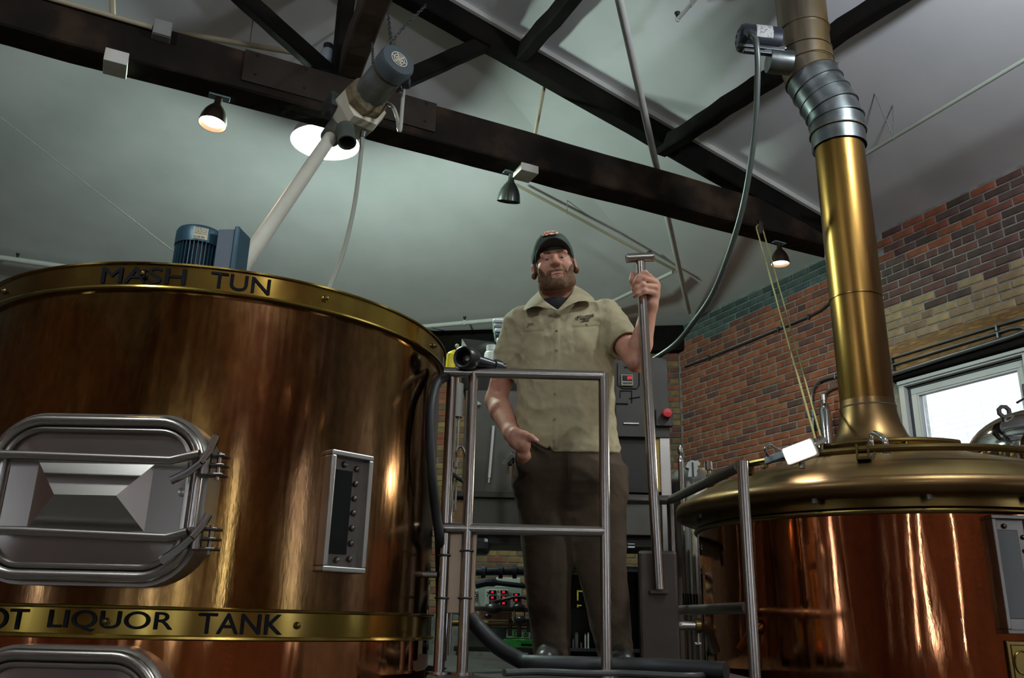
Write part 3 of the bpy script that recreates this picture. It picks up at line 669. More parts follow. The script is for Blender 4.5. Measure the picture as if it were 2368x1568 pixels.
mb = MB(); c = TOPX + Vector((ER + .012, -.02, 4.6)); mb.box(c, (.03, .03, .06), bev=.004); mb.cyl(c + Z*.02, c + Vector((.02, 0, .06)), .005); mb.build('strap_buckle', 'rust_line', flue)
# draught blower on the flue
bc = at_y(1752, 92, 4.16); bx = Vector((1, .05, -.06)).normalized()
blow = thing('draught_blower', 'dark blue-black blower motor bracketed to the flue, flexible conduit plugged in', 'motor', bc)
by = Z.cross(bx).normalized(); bz = bx.cross(by)
mat('motor_dark', (.018, .02, .028), (.03, .033, .045), scale=9, rough=.4, metal=.4); mat('label_grey', (.32, .33, .32), (.12, .12, .12), scale=60, rough=.6, contrast=(.5, .6))
mb = MB(); mb.lathe([(.001, -.115), (.055, -.115), (.075, -.105), (.082, -.085), (.082, .12), (.07, .13), (.001, .13)], bc, bx, n=28); mb.build('motor_housing', 'motor_dark', blow, True, 40)
mb = MB()
for k in range(8):
    t = 2*pi*k/8; mb.box(bc - bx*.108 + (by*cos(t) + bz*sin(t))*.045, (.02, .022, .012), X=bx, Zv=(by*cos(t) + bz*sin(t)), bev=.002)
o = mb.build('end_vents', mat('motor_blue_grey', (.08, .10, .15), rough=.5), blow); o['kind'] = 'stuff'
mb = MB(); lc = bc - by*.075 + bx*.03 + bz*.01
arc = [(-.55, .55)]
vs = []; fs = []
for i in range(9):
    t = -pi/2 - .62 + 1.24*i/8 + .15
    for q in (-.03, .065): vs.append(bc + bx*q + (by*sin(t) + bz*cos(t + pi) * -1 * 0 + bz*cos(t)*1)*.0832)
fs = [(2*i, 2*i+1, 2*i+3, 2*i+2) for i in range(8)]
mb.add(vs, fs); mb.build('rating_label', 'label_grey', blow)
for dz_, ln in ((-.095, .27), (-.125, .20)):
    mb = MB(); mb.box(bc + bx*.0 + bz*dz_ - by*.05, (ln, .03, .02), X=bx, Zv=bz, bev=.003); mb.build('bracket_bar', 'galvanised', blow)
mb = MB(); mb.box(bc + bx*.07 + bz*-.1 - by*.05, (.16, .02, .02), X=(bx + bz*.35), Zv=(bz - bx*.35), bev=.003); mb.build('bracket_bar', 'galvanised', blow)
mb = MB(); mb.lathe([(.001, -.03), (.068, -.03), (.07, -.02), (.07, .10), (.001, .10)], bc + bx*.09 - bz*.135, bx, n=28); mb.build('fan_scroll', 'galvanised', blow, True, 40)
# ------------------------------------------------------------------ lamps
mat('lamp_bronze', (.035, .022, .014), (.05, .034, .022), scale=8, rough=.35, metal=.6)
mat('lamp_green_grey', (.05, .06, .05), rough=.28, metal=.5)
mat('bulb_warm', (1, 1, 1), emit=(1.0, .80, .55), estr=22)
mat('bulb_off', (.5, .5, .46), rough=.3)
mat('bulb_cool', (1, 1, 1), emit=(.72, 1.0, .82), estr=30)
mat('lamp_work', (1, 1, 1), emit=(1.0, .93, .8), estr=28)
mat('plate_blue', (.20, .30, .33), rough=.5)
mat('reflector', (.75, .75, .75), rough=.3, metal=.8)
mat('red_led', (.05, 0, 0), emit=(1, .02, .04), estr=.9)
def light(name, kind, loc, energy, color, parent, radius=.05, spot=None, direction=None, size=None):
    d = bpy.data.lights.new(name, kind); d.energy = energy; d.color = color
    if kind in ('POINT', 'SPOT'): d.shadow_soft_size = radius
    if spot: d.spot_size = radians(spot); d.spot_blend = .5
    o = bpy.data.objects.new(name, d); COL.objects.link(o); o.parent = parent; o.location = Vector(loc) - parent_world(parent)
    if direction: o.rotation_euler = Vector(direction).to_track_quat('-Z', 'Y').to_euler()
    return o
def pendant(top, axis, lab, lit, m='lamp_bronze', s=1.0, energy=18):
    """bell lamp; top = mounting point, axis points to the mouth"""
    ax = Vector(axis).normalized(); e = thing('bell_pendant_lamp', lab, 'lamp', top, 'bell pendant lamps along the truss beam')
    prof = [(.001, .0), (.021, 0), (.023, .05), (.03, .062), (.048, .085), (.066, .115), (.078, .15), (.084, .19), (.086, .205)]
    inn = [(.083, .205), (.081, .19), (.074, .15), (.06, .115), (.04, .085)]
    mb = MB(); mb.lathe([(r*s, h*s) for r, h in prof + inn], top, ax, n=32); mb.build('bell_shade', m, e, True, 50)
    mb = MB(); mb.lathe([(.001, .19*s), (.055*s, .188*s), (.076*s, .178*s), (.06*s, .12*s), (.02*s, .06*s)], top, ax, n=24); mb.build('bulb', 'bulb_warm' if lit else 'bulb_off', e, True)
    sx = ax.cross(V).normalized()
    mb = MB(); mb.box(top - ax*.006, (.13*s, .05*s, .012), X=U, Zv=Z, bev=.002); mb.build('mounting_plate', 'plate_blue', e)
    if lit: light('lamp_light', 'SPOT', top + ax*.215*s, energy, (1, .72, .42), e, .05, 125, ax)
    return e
vb = 5.05
t1 = uv(at_plane(503, 252, V, vb).dot(U), vb, ZB0 - .012); pendant(t1, (-.05, -.10, -1), 'lit brown bell pendant lamp under the truss beam beside the large glaring lamp', True)
t2 = uv(at_plane(1183, 424, V, vb).dot(U), vb, ZB0 - .012); pendant(t2, (-.10, .32, -1), 'unlit dark green bell pendant lamp under the middle of the truss beam', False, 'lamp_green_grey')
t3 = uv(at_plane(1804, 592, V, vb).dot(U), vb, ZB0 - .012); pendant(t3, (-.02, .02, -1), 'dark bell pendant lamp, lit, at the wall end of the truss beam beside the ropes', True, s=.92)
def high_bay(c, lab, energy, color, r=.25, grp='high bay lamps', bulb='bulb_cool'):
    e = thing('high_bay_lamp', lab, 'lamp', c, grp)
    mb = MB(); mb.lathe([(.06, .26), (.10, .25), (.17, .18), (.22, .09), (r, 0), (r - .006, 0), (.214, .088), (.165, .175), (.09, .245)], c, Z, n=40); mb.build('reflector_shade', 'reflector', e, True, 50)
    mb = MB(); mb.lathe([(.001, .012), (r*.6, .010), (r - .012, .02), (.20, .10), (.1, .2)], c, Z, n=32); mb.build('lens', bulb, e, True)
    mb = MB(); mb.cyl(c + Z*.25, c + Z*.42, .075, n=24); mb.build('ballast_housing', 'grey_paint', e, True)
    zc = ceil_z(c); mb = MB(); mb.cyl(c + Z*.42, Vector((c.x, c.y, zc)), .011, n=8); mb.build('hanging_stem', 'grey_paint', e, True)
    light('lamp_light', 'POINT', c - Z*.10, energy, color, e, .10)
    return e
hb = at_plane(752, 331, V, 5.62)
high_bay(hb, 'large glaring greenish high bay lamp hung just beyond the truss beam', 235, (.76, 1.0, .87))
for p, q in ((uv(-1.8, 1.4, 5.0), 115), (uv(3.3, 1.5, 4.8), 150), (uv(1.0, -2.4, 5.2), 95)):  # unseen lamps added to brighten the ceiling and room
    high_bay(p, 'unseen high bay lamp added over the front of the brewhouse as fill light', q, (.86, .92, 1.0), grp='added high bay fill lamps out of view')
# unseen warm pendants added behind the viewer for front fill and kettle reflections
for k in range(5):
    q = uv(.2 + .95*k, -1.3, 3.35); e = pendant(q, (0, 0, -1), 'unseen warm bell pendant lamp on a long cord, added for front fill and reflections', True, s=.9, energy=7); e['group'] = 'added warm pendants behind the viewer'
    zc = ceil_z(q); mb = MB(); mb.cyl(q, Vector((q.x, q.y, zc)), .004, n=6); mb.build('cord', 'motor_dark' if 'motor_dark' in MATS else 'ink', e)
# small grey floodlight by the king post
c = at_plane(757, 128, V, 5.15)
e = thing('flood_lamp', 'small grey lamp on a black bracket beside the king post', 'lamp', c)
mb = MB(); mb.lathe([(.03, .05), (.045, .03), (.05, -.03), (.035, -.06), (.001, -.065)], c, Z, n=18); mb.build('lamp_head', mat('pale_blue_grey', (.30, .36, .40), rough=.4), e, True)
mb = MB(); mb.cyl(c + Z*.04, c + Z*.085, .035, n=12); mb.build('cap', 'motor_dark', e, True)
mb = MB(); mb.box(uv(c.dot(U) + .055, 5.12, (c.z + ZB1)/2 - .0), (.035, .035, c.z - ZB1 + .06), X=U, Zv=Z); mb.build('bracket', 'timber_black', e)

# ------------------------------------------------------------------ pipes under the ceiling
def pipe(pts, r, lab, m='white_paint', name='sprinkler_pipe', joints=(), cat='pipe', grp=None, n=10):
    base = Vector(pts[0]); e = thing(name, lab, cat, base, grp)
    mb = MB(); mb.tube(pts, r, n); mb.build('pipe_run', m, e, True, 50)
    for j in joints:
        mb = MB(); mb.sphere(j, r*1.35, 10); mb.build('fitting', m, e, True)
    return e
def hanger(e, p, top):
    mb = MB(); mb.tube([p + Vector((0, 0, -.02)), top], .004, 6); mb.build('hanger_rod', 'grey_paint', e, True)
def sprinkler(e, p, up=1):
    mb = MB(); mb.cyl(p, p + Z*.03*up, .012, n=10); mb.lathe([(.008, .03*up), (.014, .035*up), (.02, .05*up), (.02, .054*up), (.001, .056*up)], p, n=12); mb.build('sprinkler_head', 'motor_dark', e, True)
D = ceil_at(1593, 722, .06); B = at_plane(1520, 395, V, 5.01); B2 = D + (B - D)*2.3
pp = pipe([D, D + (B - D)*.5, B, B2], .026, 'long white pipe slanting across the ceiling behind the truss beam, beside the pole', joints=[B + (B2 - B)*.62])
a = at_plane(1256, 190, V, 5.07); b = at_plane(1236, 316, V, 5.07); a2 = a + (a - b).normalized()*.25; a2.z = min(a2.z, ceil_z(a2)); pipe([b - (a-b).normalized()*.06, a2], .014, 'short brownish pipe stub between the truss chords above the green pendant', m=mat('pipe_tan', (.42, .36, .24), rough=.5), name='pipe_stub')
a = at_plane(258, -30, V, 5.07); b = at_plane(261, 45, V, 5.07); pipe([b, a], .018, 'short tan pipe stub rising behind the truss beam beside the junction box', m='pipe_tan', name='pipe_stub')
a, b = ceil_at(380, 70, .25), ceil_at(660, 118, .25); e = pipe([a + (a-b)*.4, a, b, b + (b-a)*.3], .022, 'greenish white sprinkler pipe beyond the truss beam above the lit pendant', m='pipe_tan'); hp = (a*.3 + b*.7); hanger(e, hp, Vector((hp.x, hp.y, ceil_z(hp)))) 
a, b = ceil_at(1990, 364, .28), ceil_at(2380, 132, .28); e = pipe([a + (a-b)*.2, a, b, b + (b-a)*1.8], .014, 'thin green-grey sprinkler pipe along the right ceiling slope, rod-hung', m=mat('pipe_green', (.36, .40, .33), rough=.5))
q = at_plane(2069, 320, U, a.dot(U)); q = a + (b-a)*((q-a).dot(b-a)/(b-a).length_squared)
for dx in (-.14, .03): hanger(e, q, Vector((q.x + dx*U.x, q.y + dx*U.y, ceil_z(q + U*dx))))
sp = ceil_at(1567, 45, .15); s2 = ceil_at(1660, -60, .15); e = pipe([sp, s2], .014, 'short white sprinkler pipe with drooping head beside the blower', joints=[sp]); sprinkler(e, sp)
hanger(e, sp + (s2 - sp)*.35, Vector((sp + (s2-sp)*.35).to_tuple()) + Z*.14)
a, b = ceil_at(-40, 590, .12), ceil_at(150, 617, .12); e = pipe([a + (a-b)*.3, a, b, b + (b-a)*.5], .030, 'white sprinkler pipe with a dark head, low over the mash tun rim'); q = a*.59 + b*.41; sprinkler(e, q + Z*.02)
a, b, c = ceil_at(1192, 426, .1), ceil_at(1563, 626, .1), ceil_at(1425, 693, .1)
e = pipe([a, b], .014, 'thin sprinkler pipe running from the green pendant to the ceiling corner joint', m='pipe_tan', joints=[b]); q = a + (b-a)*.3; hanger(e, q, Vector((q.x, q.y, ceil_z(q)))); q = a + (b-a)*.82; sprinkler(e, q)
pipe([b + (c-b).normalized()*.04, c, c + (c-b)*.3], .020, 'white branch pipe from the ceiling corner joint, passing behind the raised hand')
a, b = ceil_at(960, 757, .12), ceil_at(1170, 738, .12); e = pipe([a + (a-b)*.3, a, b, b + (b-a)*1.2], .026, 'white sprinkler pipe low along the back ceiling between tun and man', joints=[a*.45 + b*.55]); sprinkler(e, a*.45 + b*.55 + Z*.02)
# conduit on top of the truss beam
a, b = at_plane(60, -20, V, VB0 - .02), at_plane(352, 64, V, VB0 - .02)
pipe([a + (a-b)*1.2, a, b], .016, 'pale conduit along the top edge of the truss beam into the junction box', m='pipe_tan', name='conduit')
# stay wires
p, q = at_y(-20, 255, 3.9), at_y(412, 590, 3.35); mb = MB(); mb.tube([p, q], .0028, 6); solo(mb, 'stay_wire', 'pipe_green', 'thin taut wire running down to the blue motor on the mash tun', 'wire', smooth=True)
p, q = ceil_at(960, 750, .03), ceil_at(1060, 772, .03); mb = MB(); mb.tube([p, q], .004, 6); solo(mb, 'stay_wire', 'motor_dark', 'thin dark wire behind the mash tun rim under the white pipe', 'wire', smooth=True)

# ------------------------------------------------------------------ conduits on the right wall
def wall_pts(px, off=.02): return [at_plane(x, y, U, UR - off) for x, y in px]
def clips(e, pts, m='galvanised'):
    for p in pts:
        mb = MB(); mb.box(p, (.018, .03, .05), X=V, Zv=Z, bev=.003); mb.build('conduit_clip', m, e)
mat('conduit_dark', (.055, .06, .075), rough=.4, metal=.5); mat('conduit_grey', (.20, .21, .22), rough=.35, metal=.7)
w = wall_pts([(1584, 848), (1640, 828), (1720, 795), (1800, 762), (1870, 733), (1898, 718), (1925, 696), (1960, 680), (2010, 660)]); e = pipe(w, .011, 'dark conduit climbing across the red brick wall to the flue', m='conduit_dark', name='conduit', n=8); clips(e, [w[1], w[3], w[4]], 'conduit_dark')
w = wall_pts([(2030, 838), (2062, 828), (2200, 785), (2305, 753), (2400, 725)], .07); e = pipe(w, .010, 'upper of two thin grey conduits along the wooden lintel', m='conduit_grey', name='conduit', n=8); clips(e, [w[1] - Z*.02, w[3] - Z*.02])
w = wall_pts([(2030, 854), (2065, 844), (2200, 802), (2308, 769), (2335, 760), (2358, 757), (2385, 764)], .07); e = pipe(w, .011, 'lower of two thin grey conduits along the lintel, bending down at the end', m='conduit_grey', name='conduit', n=8); clips(e, [w[1] - Z*.02, w[3] - Z*.02])
w = wall_pts([(2030, 876), (2075, 862), (2200, 822), (2340, 778), (2400, 755)], .09); pipe(w, .018, 'thick grey conduit along the bottom edge of the wooden lintel', m='conduit_grey', name='conduit', n=10)
for px, lab in (([(1884, 1040), (1880, 960), (1877, 920), (1882, 898), (1895, 882), (1915, 874), (1950, 866), (1990, 856)], 'outer of two hooked grey conduits beside the flue'), ([(1904, 1040), (1902, 960), (1902, 930), (1908, 912), (1922, 900), (1950, 890), (1990, 878)], 'inner of two hooked grey conduits beside the flue')):
    w = spline(wall_pts(px, .03), 4); e = pipe(w, .012, lab, m='conduit_grey', name='conduit', n=8); clips(e, [w[4], w[22]])
p = at_plane(1915, 1030, U, UR - .14); q = at_plane(1910, 925, U, UR - .14); q = Vector((p.x, p.y, q.z))
e = thing('gas_cylinder', 'slim bright steel cylinder standing behind the kettle lid by the hooked conduits', 'cylinder', Vector((p.x, p.y, p.z - .5)))
mb = MB(); mb.lathe([(.05, -.5), (.05, (q-p).z*.75), (.04, (q-p).z*.87), (.02, (q-p).z*.93), (.02, (q-p).z)], p, n=20); mb.build('body', 'steel_polished', e, True)
mb = MB(); mb.cyl(q, q + Z*.05, .028, n=10); mb.build('valve', 'steel', e, True)
p2 = Vector((p.x, p.y, 0)); mb = MB(); mb.cyl(p2, p2 + Z*(p.z - .5), .055, n=16); mb.build('stand', 'steel_dark', e, True)
# ------------------------------------------------------------------ pulley and rope
pc = at_plane(1757, 530, V, VB0 - .03)
e = thing('rope_pulley', 'small steel pulley block hooked to the truss beam above the kettle', 'pulley', pc)
mb = MB(); mb.cyl(pc - V*.012, pc + V*.012, .034, n=20); mb.build('sheave', 'steel_dark', e, True)
for s in (-1, 1): mb = MB(); mb.box(pc + V*.016*s + Z*.012, (.035, .004, .10), X=U, Zv=Z, bev=.002); mb.build('cheek_plate', 'steel_dark', e)
mb = MB(); mb.tube([pc + Z*.05, pc + Z*.085 + U*.01, pc + Z*.09 + V*.03], .006, 8); mb.build('hook', 'steel_dark', e, True)
mat('rope_yellow', (.42, .36, .14), (.30, .26, .10), scale=80, rough=.8)
e1, e2 = at_y(1887, 1020, 4.0), at_y(1899, 1014, 4.02)
rp = thing('hoist_rope', 'doubled yellow rope from the beam pulley down to the kettle lid', 'rope', e1)
for s, q in ((-1, e1), (1, e2)):
    mb = MB(); st = pc + U*.034*s; mb.tube([st + (q - st)*k/10 for k in range(11)], .0055, 8); mb.build('rope_fall', 'rope_yellow', rp, True)
mb = MB(); mb.tube([pc + U*.036*cos(t) + Z*.036*sin(t) for t in np.linspace(0, pi, 10)], .0055, 8); mb.build('rope_turn', 'rope_yellow', rp, True)
# cleat on the lid
e = thing('rope_cleat', 'small steel cleat on the kettle lid holding the rope ends', 'cleat', e1 - Z*.06)
mb = MB(); m_ = (e1 + e2)/2; mb.box(m_ - Z*.012, (.10, .04, .02), X=(e2 - e1), Zv=Z, bev=.003); mb.build('cleat_bar', 'steel', e)
for q in (e1, e2): mb = MB(); mb.cyl(q - Z*.11, q + Z*.012, .010, n=10); mb.build('cleat_post', 'steel', e, True)
# ------------------------------------------------------------------ big flexible conduit from the blower
fp = [at_y(1738, 84, 4.04), at_y(1749, 100, 3.99), at_y(1752, 180, 4.05), at_y(1742, 330, 4.2), at_y(1712, 500, 4.4), at_y(1655, 665, 4.7), at_y(1600, 750, 4.9), at_y(1560, 797, 5.05), at_y(1505, 835, 5.2)]
mat('flex_grey', (.075, .088, .08), rough=.35, metal=.3)
e = thing('flexible_conduit', 'thick grey-green flexible conduit curving from the flue blower to the control cabinet', 'conduit', fp[0])
mb = MB(); mb.tube(spline(fp, 8), .0165, 12); mb.build('hose', 'flex_grey', e, True)
for q, d in ((fp[0], fp[0] - fp[1]), (fp[-1], fp[-1] - fp[-2])):
    mb = MB(); mb.cyl(q, q + d.normalized()*.04, .024, n=12); mb.build('end_fitting', 'galvanised', e, True)
# ------------------------------------------------------------------ grain auger: motor, gearbox, tube
mat('auger_grey', (.13, .15, .155), (.20, .22, .22), scale=9, rough=.4, metal=.5, c3=(.16, .15, .12)); mat('auger_cream', (.62, .57, .42), (.70, .66, .55), scale=6, rough=.55); mat('dust', (.14, .11, .055), (.22, .18, .10), scale=30, rough=.95)
mat('auger_tube', (.66, .63, .52), (.56, .53, .44), scale=4, rough=.5)
G = at_y(822, 258, 4.25); E_ = at_y(916, 146, 3.92); ax = (E_ - G).normalized()
aug = thing('grain_auger', 'chain-hung grain auger with grey motor, cream gearbox and long pale tube', 'conveyor', G)
sx = ax.cross(Z).normalized(); sz = sx.cross(ax)
M0 = G + ax*.17
mb = MB(); mb.lathe([(.001, 0), (.092, 0), (.092, .20), (.088, .21)], M0, ax, n=36); mb.build('motor_body', 'auger_grey', aug, True, 40)
mo1 = M0 + ax*.20
mb = MB(); mb.lathe([(.088, 0), (.100, .004), (.101, .075), (.094, .092), (.06, .094), (.001, .094)], mo1, ax, n=40); fc = mb.build('fan_cowl', mat('cowl_blue_grey', (.10, .125, .14), rough=.45, metal=.3), aug, True, 40)
gc = mo1 + ax*.096
for r in (.018, .032, .047):
    mb = MB(); mb.tube([gc + (sx*cos(t) + sz*sin(t))*r for t in np.linspace(0, 2*pi, 29)[:-1]], .0032, 6, closed=True); mb.build('grille_ring', 'auger_cream', fc, True)
for k in range(3):
    t = pi*k/3 + .3; mb = MB(); mb.tube([gc + (sx*cos(t) + sz*sin(t))*.05, gc - (sx*cos(t) + sz*sin(t))*.05], .0032, 6); mb.build('grille_bar', 'auger_cream', fc, True)
mb = MB(); mb.lathe([(.094, -.002), (.098, .006), (.094, .014)], M0 + ax*.19, ax, n=36); mb.build('chain_groove', 'rust_line', aug, True)
mb = MB(); mb.lathe([(.12, -.03), (.125, .0), (.118, .03), (.10, .05), (.092, .06)], G + ax*.12, ax, n=8, cap0=True); mb.build('motor_flange', 'dust', aug)
# gearbox: faceted cream housing tapering to the outlet
def frustum(mb, c0, r0, c1, r1, axis, x0, n=6): mb.lathe([(r0, 0), (r1, (c1 - c0).length)], c0, axis, n=n, x0=x0, cap0=True, cap1=True)
mb = MB(); mb.lathe([(.06, -.16), (.135, -.05), (.150, .05), (.140, .10)], G - sz*.02, ax, n=6, x0=sx, cap0=True, cap1=True); mb.build('gearbox', 'auger_cream', aug)
dn = Vector((.05, -.25, -1)).normalized(); s0 = G - ax*.07 + dn*.03
mb = MB(); mb.lathe([(.001, 0), (.052, 0), (.054, .06), (.052, .065), (.052, .125), (.045, .125), (.04, .06)], at_y(800, 296, 4.18), (at_y(804, 350, 4.12) - at_y(800, 296, 4.18)), n=24); mb.build('outlet_spout', mat('spout_green', (.05, .065, .05), (.08, .09, .07), scale=12, rough=.6), aug, True, 40)
tb0, tb1 = at_y(775, 302, 4.26), at_y(556, 622, 3.42)
mb = MB(); mb.cyl(tb0 + (tb0 - tb1).normalized()*.05, tb0 + (tb1 - tb0).normalized()*.10, .056, n=24); mb.build('tube_collar', 'auger_grey', aug, True)
tend = tb1 + (tb1 - tb0).normalized()*.14
mb = MB(); mb.cyl(tb0, tend, .036, n=24); mb.build('auger_tube', 'auger_tube', aug, True)
mb = MB(); jbx = G + sx*.14 - ax*.03; mb.box(jbx, (.05, .13, .10), X=sx, Y=ax, Zv=sz, bev=.005); mb.build('terminal_box', 'galvanised', aug)
a, b = at_y(934, 200, 4.05), at_y(926, 298, 4.05); c = at_y(893, 238, 4.2)
mb = MB(); mb.tube(spline([a, a*.5 + b*.5, b, b + Vector((-.012, .01, .01)), at_y(918, 270, 4.1), at_y(908, 247, 4.15), c], 6), .0105, 10); mb.build('cable_loop', mat('cable_white', (.40, .40, .33), rough=.5), aug, True)
mb = MB(); mb.box(at_y(938, 190, 4.0), (.05, .05, .06), bev=.008); mb.build('cable_gland', 'motor_dark', aug)
fl = [at_y(838, 318, 4.22), at_y(832, 380, 4.2), at_y(820, 470, 4.1), at_y(796, 575, 3.95), at_y(764, 660, 3.8), at_y(752, 690, 3.72)]
mb = MB(); mb.tube(spline(fl, 6), .012, 10); mb.build('power_conduit', mat('conduit_tan', (.33, .34, .28), rough=.45), aug, True)
mb = MB(); mb.cyl(at_y(841, 306, 4.22), fl[0], .018, n=12); mb.build('conduit_gland', 'galvanised', aug, True)
def chain(a, b, lab, r=.011):
    mb = MB(); a, b = Vector(a), Vector(b); L = (b - a).length; d = (b - a)/L; k = max(2, int(L/(r*2.6))); p = d.cross(Vector((.3, 1, .2))).normalized(); q = d.cross(p)
    for i in range(k):
        c = a + d*(L*(i + .5)/k); w = p if i % 2 else q
        mb.tube([c + d*(r*1.7*cos(t)) + w*(r*.75*sin(t)) for t in np.linspace(0, 2*pi, 11)[:-1]], .0026, 5, closed=True)
    o = solo(mb, 'hanging_chain', 'galvanised', lab, 'chain', 'chains holding the auger motor', smooth=True)
tz0 = tz - .09
chain(at_z(861, 97, tz0), M0 + ax*.01 + Z*.10, 'short grey chain from the tie beam to the auger gearbox')
chain(at_z(897, 25, tz0), M0 + ax*.17 + Z*.10 - sx*.03, 'longer grey chain from the tie beam round the auger motor body')
chain(at_z(985, 12, tz0), at_y(927, 70, 3.98), 'slanting grey chain from the far edge of the tie beam')
chain(at_y(927, 70, 3.98), mo1 + Z*.09 + sx*.05, 'grey chain hanging straight down behind the auger fan cowl')
# ------------------------------------------------------------------ rake motor on the mash tun
mc = at_y(458, 575, 3.30); mc = Vector((mc.x, mc.y, 2.50))
mot = thing('rake_motor', 'teal blue finned electric motor standing on the mash tun lid', 'motor', mc)
mat('motor_teal', (.025, .075, .11), (.035, .095, .135), scale=9, rough=.38, metal=.25); mat('motor_teal_dark', (.015, .035, .05), rough=.5); mat('label_paper', (.72, .68, .52), (.62, .56, .38), scale=14, rough=.7)
zt = at_y(455, 533, 3.30).z; hz = zt - 2.50
mb = MB(); mb.lathe([(.075, 0), (.075, hz - .075)], mc, n=32); mb.build('stator', 'motor_teal_dark', mot, True)
for k in range(36):
    t = 2*pi*k/36; mb = MB(); d = Vector((cos(t), sin(t), 0)); mb.box(mc + d*.080 + Z*(hz - .08)/2, (.022, .004, hz - .08), X=d, Zv=Z); mb.build('cooling_fin', 'motor_teal', mot)
cz = hz - .085
mb = MB(); mb.lathe([(.085, cz), (.094, cz), (.094, hz - .025), (.088, hz - .012), (.055, hz), (.001, hz + .002)], mc, n=40); cowl = mb.build('fan_cowl', 'motor_teal', mot, True, 40)
vs = []; fa = atan2(-mc.y, -mc.x)
for i in range(9):
    t = fa - .30 + .62*i/8
    for q in (cz + .008, hz - .026): vs.append(mc + Vector((cos(t), sin(t), 0))*.0948 + Z*q)
mb = MB().add(vs, [(2*i, 2*i+2, 2*i+3, 2*i+1) for i in range(8)]); lb = mb.build('rating_label', 'label_paper', cowl)
def band_label(txt, z0, z1, t0, t1):
    v2, f2 = text_mesh(txt, 1); xs = [v[0] for v in v2]; ys = [v[1] for v in v2]; a, b, c, d = min(xs), max(xs), min(ys), max(ys)
    mb = MB(); mb.add([mc + Vector((cos(t0 + (t1-t0)*(x-a)/(b-a)), sin(t0 + (t1-t0)*(x-a)/(b-a)), 0))*.0953 + Z*(z0 + (z1-z0)*(y-c)/(d-c)) for x, y, _ in v2], f2); mb.build('label_print', 'ink', cowl)
for k in range(4): band_label(('IIIII IIII III II', 'II IIII III IIIII', 'III II IIIII IIII')[k % 3], cz + .029 + k*.008, cz + .033 + k*.008, fa - .24, fa + .26)
band_label('IIIIII-IIIII IIIIIII', cz + .011, cz + .020, fa - .27, fa + .20)
jb_ = at_y(532, 575, 3.28)
mb = MB(); mb.box(Vector((jb_.x, jb_.y, 2.5 + (hz - .03)/2 + .005)), (.07, .11, hz - .03), X=(1, -.1, 0), Zv=Z, bev=.004); jj = mb.build('terminal_box', mat('motor_box_grey', (.11, .14, .18), rough=.5), mot)
mb = MB(); mb.box(Vector((jb_.x + .045, jb_.y, 2.5 + (hz - .03)/2 + .01)), (.022, .12, hz - .015), X=(1, -.1, 0), Zv=Z, bev=.005); mb.build('box_cover', 'motor_teal', jj)
mb = MB(); mb.box(Vector((mc.x - .10, mc.y - .01, 2.5 + .09)), (.03, .05, .18), bev=.004); mb.build('side_bracket', 'steel_satin', mot)
mb = MB(); mb.lathe([(.11, 0), (.11, .02), (.08, .025)], mc, n=30); mb.build('mounting_flange', 'steel_dark', mot, True)
# ------------------------------------------------------------------ work lamp clamped on the kettle lid
wc = at_y(1848, 1045, 3.56); wn = Vector((-.42, -.80, -.10)).normalized(); wx = Vector((.85, -.42, .30)).normalized(); wx = (wx - wn*wx.dot(wn)).normalized(); wz = wn.cross(wx)
wl_ = thing('work_lamp', 'glaring portable work lamp clamped on the kettle lid', 'lamp', wc - Z*.06)
mb = MB(); mb.box(wc - wn*.028, (.135, .05, .078), X=wx, Y=wn, Zv=wz, bev=.008); mb.build('housing', 'reflector', wl_)
mb = MB(); mb.box(wc - wn*.002, (.122, .016, .064), X=wx, Y=wn, Zv=wz, bev=.007); mb.build('lens', 'lamp_work', wl_)
light('lamp_light', 'SPOT', wc + wn*.03, 10, (1, .92, .76), wl_, .05, 150, wn)
h0 = at_y(1778, 1056, 3.70); mb = MB(); mb.tube(spline([h0, at_y(1770, 1040, 3.70), at_y(1780, 1029, 3.70), at_y(1800, 1040, 3.71), at_y(1830, 1050, 3.72)], 6), .007, 8); mb.build('carry_handle', 'steel_polished', wl_, True)
mb = MB(); mb.box(at_y(1800, 1056, 3.73), (.12, .04, .03), X=wx, Zv=Z, bev=.005); mb.build('bracket', 'pale_blue_grey', wl_)
for px in ((1828, 1030), (1842, 1026)): c = at_y(*px, 3.72); mb = MB(); mb.cyl(c - Z*.02, c + Z*.008, .008, n=10); mb.build('clamp_screw', 'steel_polished', wl_, True)
c = kp(radians(-168), .50); mb = MB(); mb.cyl(wc - wn*.04 - Z*.03, Vector((wc.x, wc.y, 2.13)) - wn*.04, .012, n=10); mb.build('clamp_foot', 'steel_dark', wl_, True)
# ------------------------------------------------------------------ domed stainless vessel behind the kettle
vc = at_y(2432, 1075, 5.05); e = thing('fermenter', 'domed stainless vessel with a lifting lug, standing before the window', 'brewing tank', Vector((vc.x, vc.y, 0)))
vz = vc.z + .04; vr = .45
mb = MB(); mb.lathe([(vr, .1), (vr, vz)], Vector((vc.x, vc.y, 0)), n=64); mb.build('shell', 'steel_polished', e, True)
mb = MB(); mb.lathe([(vr*cos(t), vz + .30*sin(t)) for t in np.linspace(0, pi/2 - .01, 14)], Vector((vc.x, vc.y, 0)), n=64); mb.build('domed_head', 'steel_polished', e, True)
mb = MB(); mb.lathe([(vr, vz - .012), (vr + .008, vz), (vr, vz + .012)], Vector((vc.x, vc.y, 0)), n=64); mb.build('weld_seam', 'steel_satin', e, True)
for k in range(3):
    t = 2*pi*k/3; mb = MB(); mb.cyl(Vector((vc.x + .33*cos(t), vc.y + .33*sin(t), 0)), Vector((vc.x + .33*cos(t), vc.y + .33*sin(t), .12)), .03, n=12); mb.build('leg', 'steel_satin', e, True)
lc = at_y(2322, 952, 4.96); r0 = (Vector((1, 0, 0))); mb = MB()
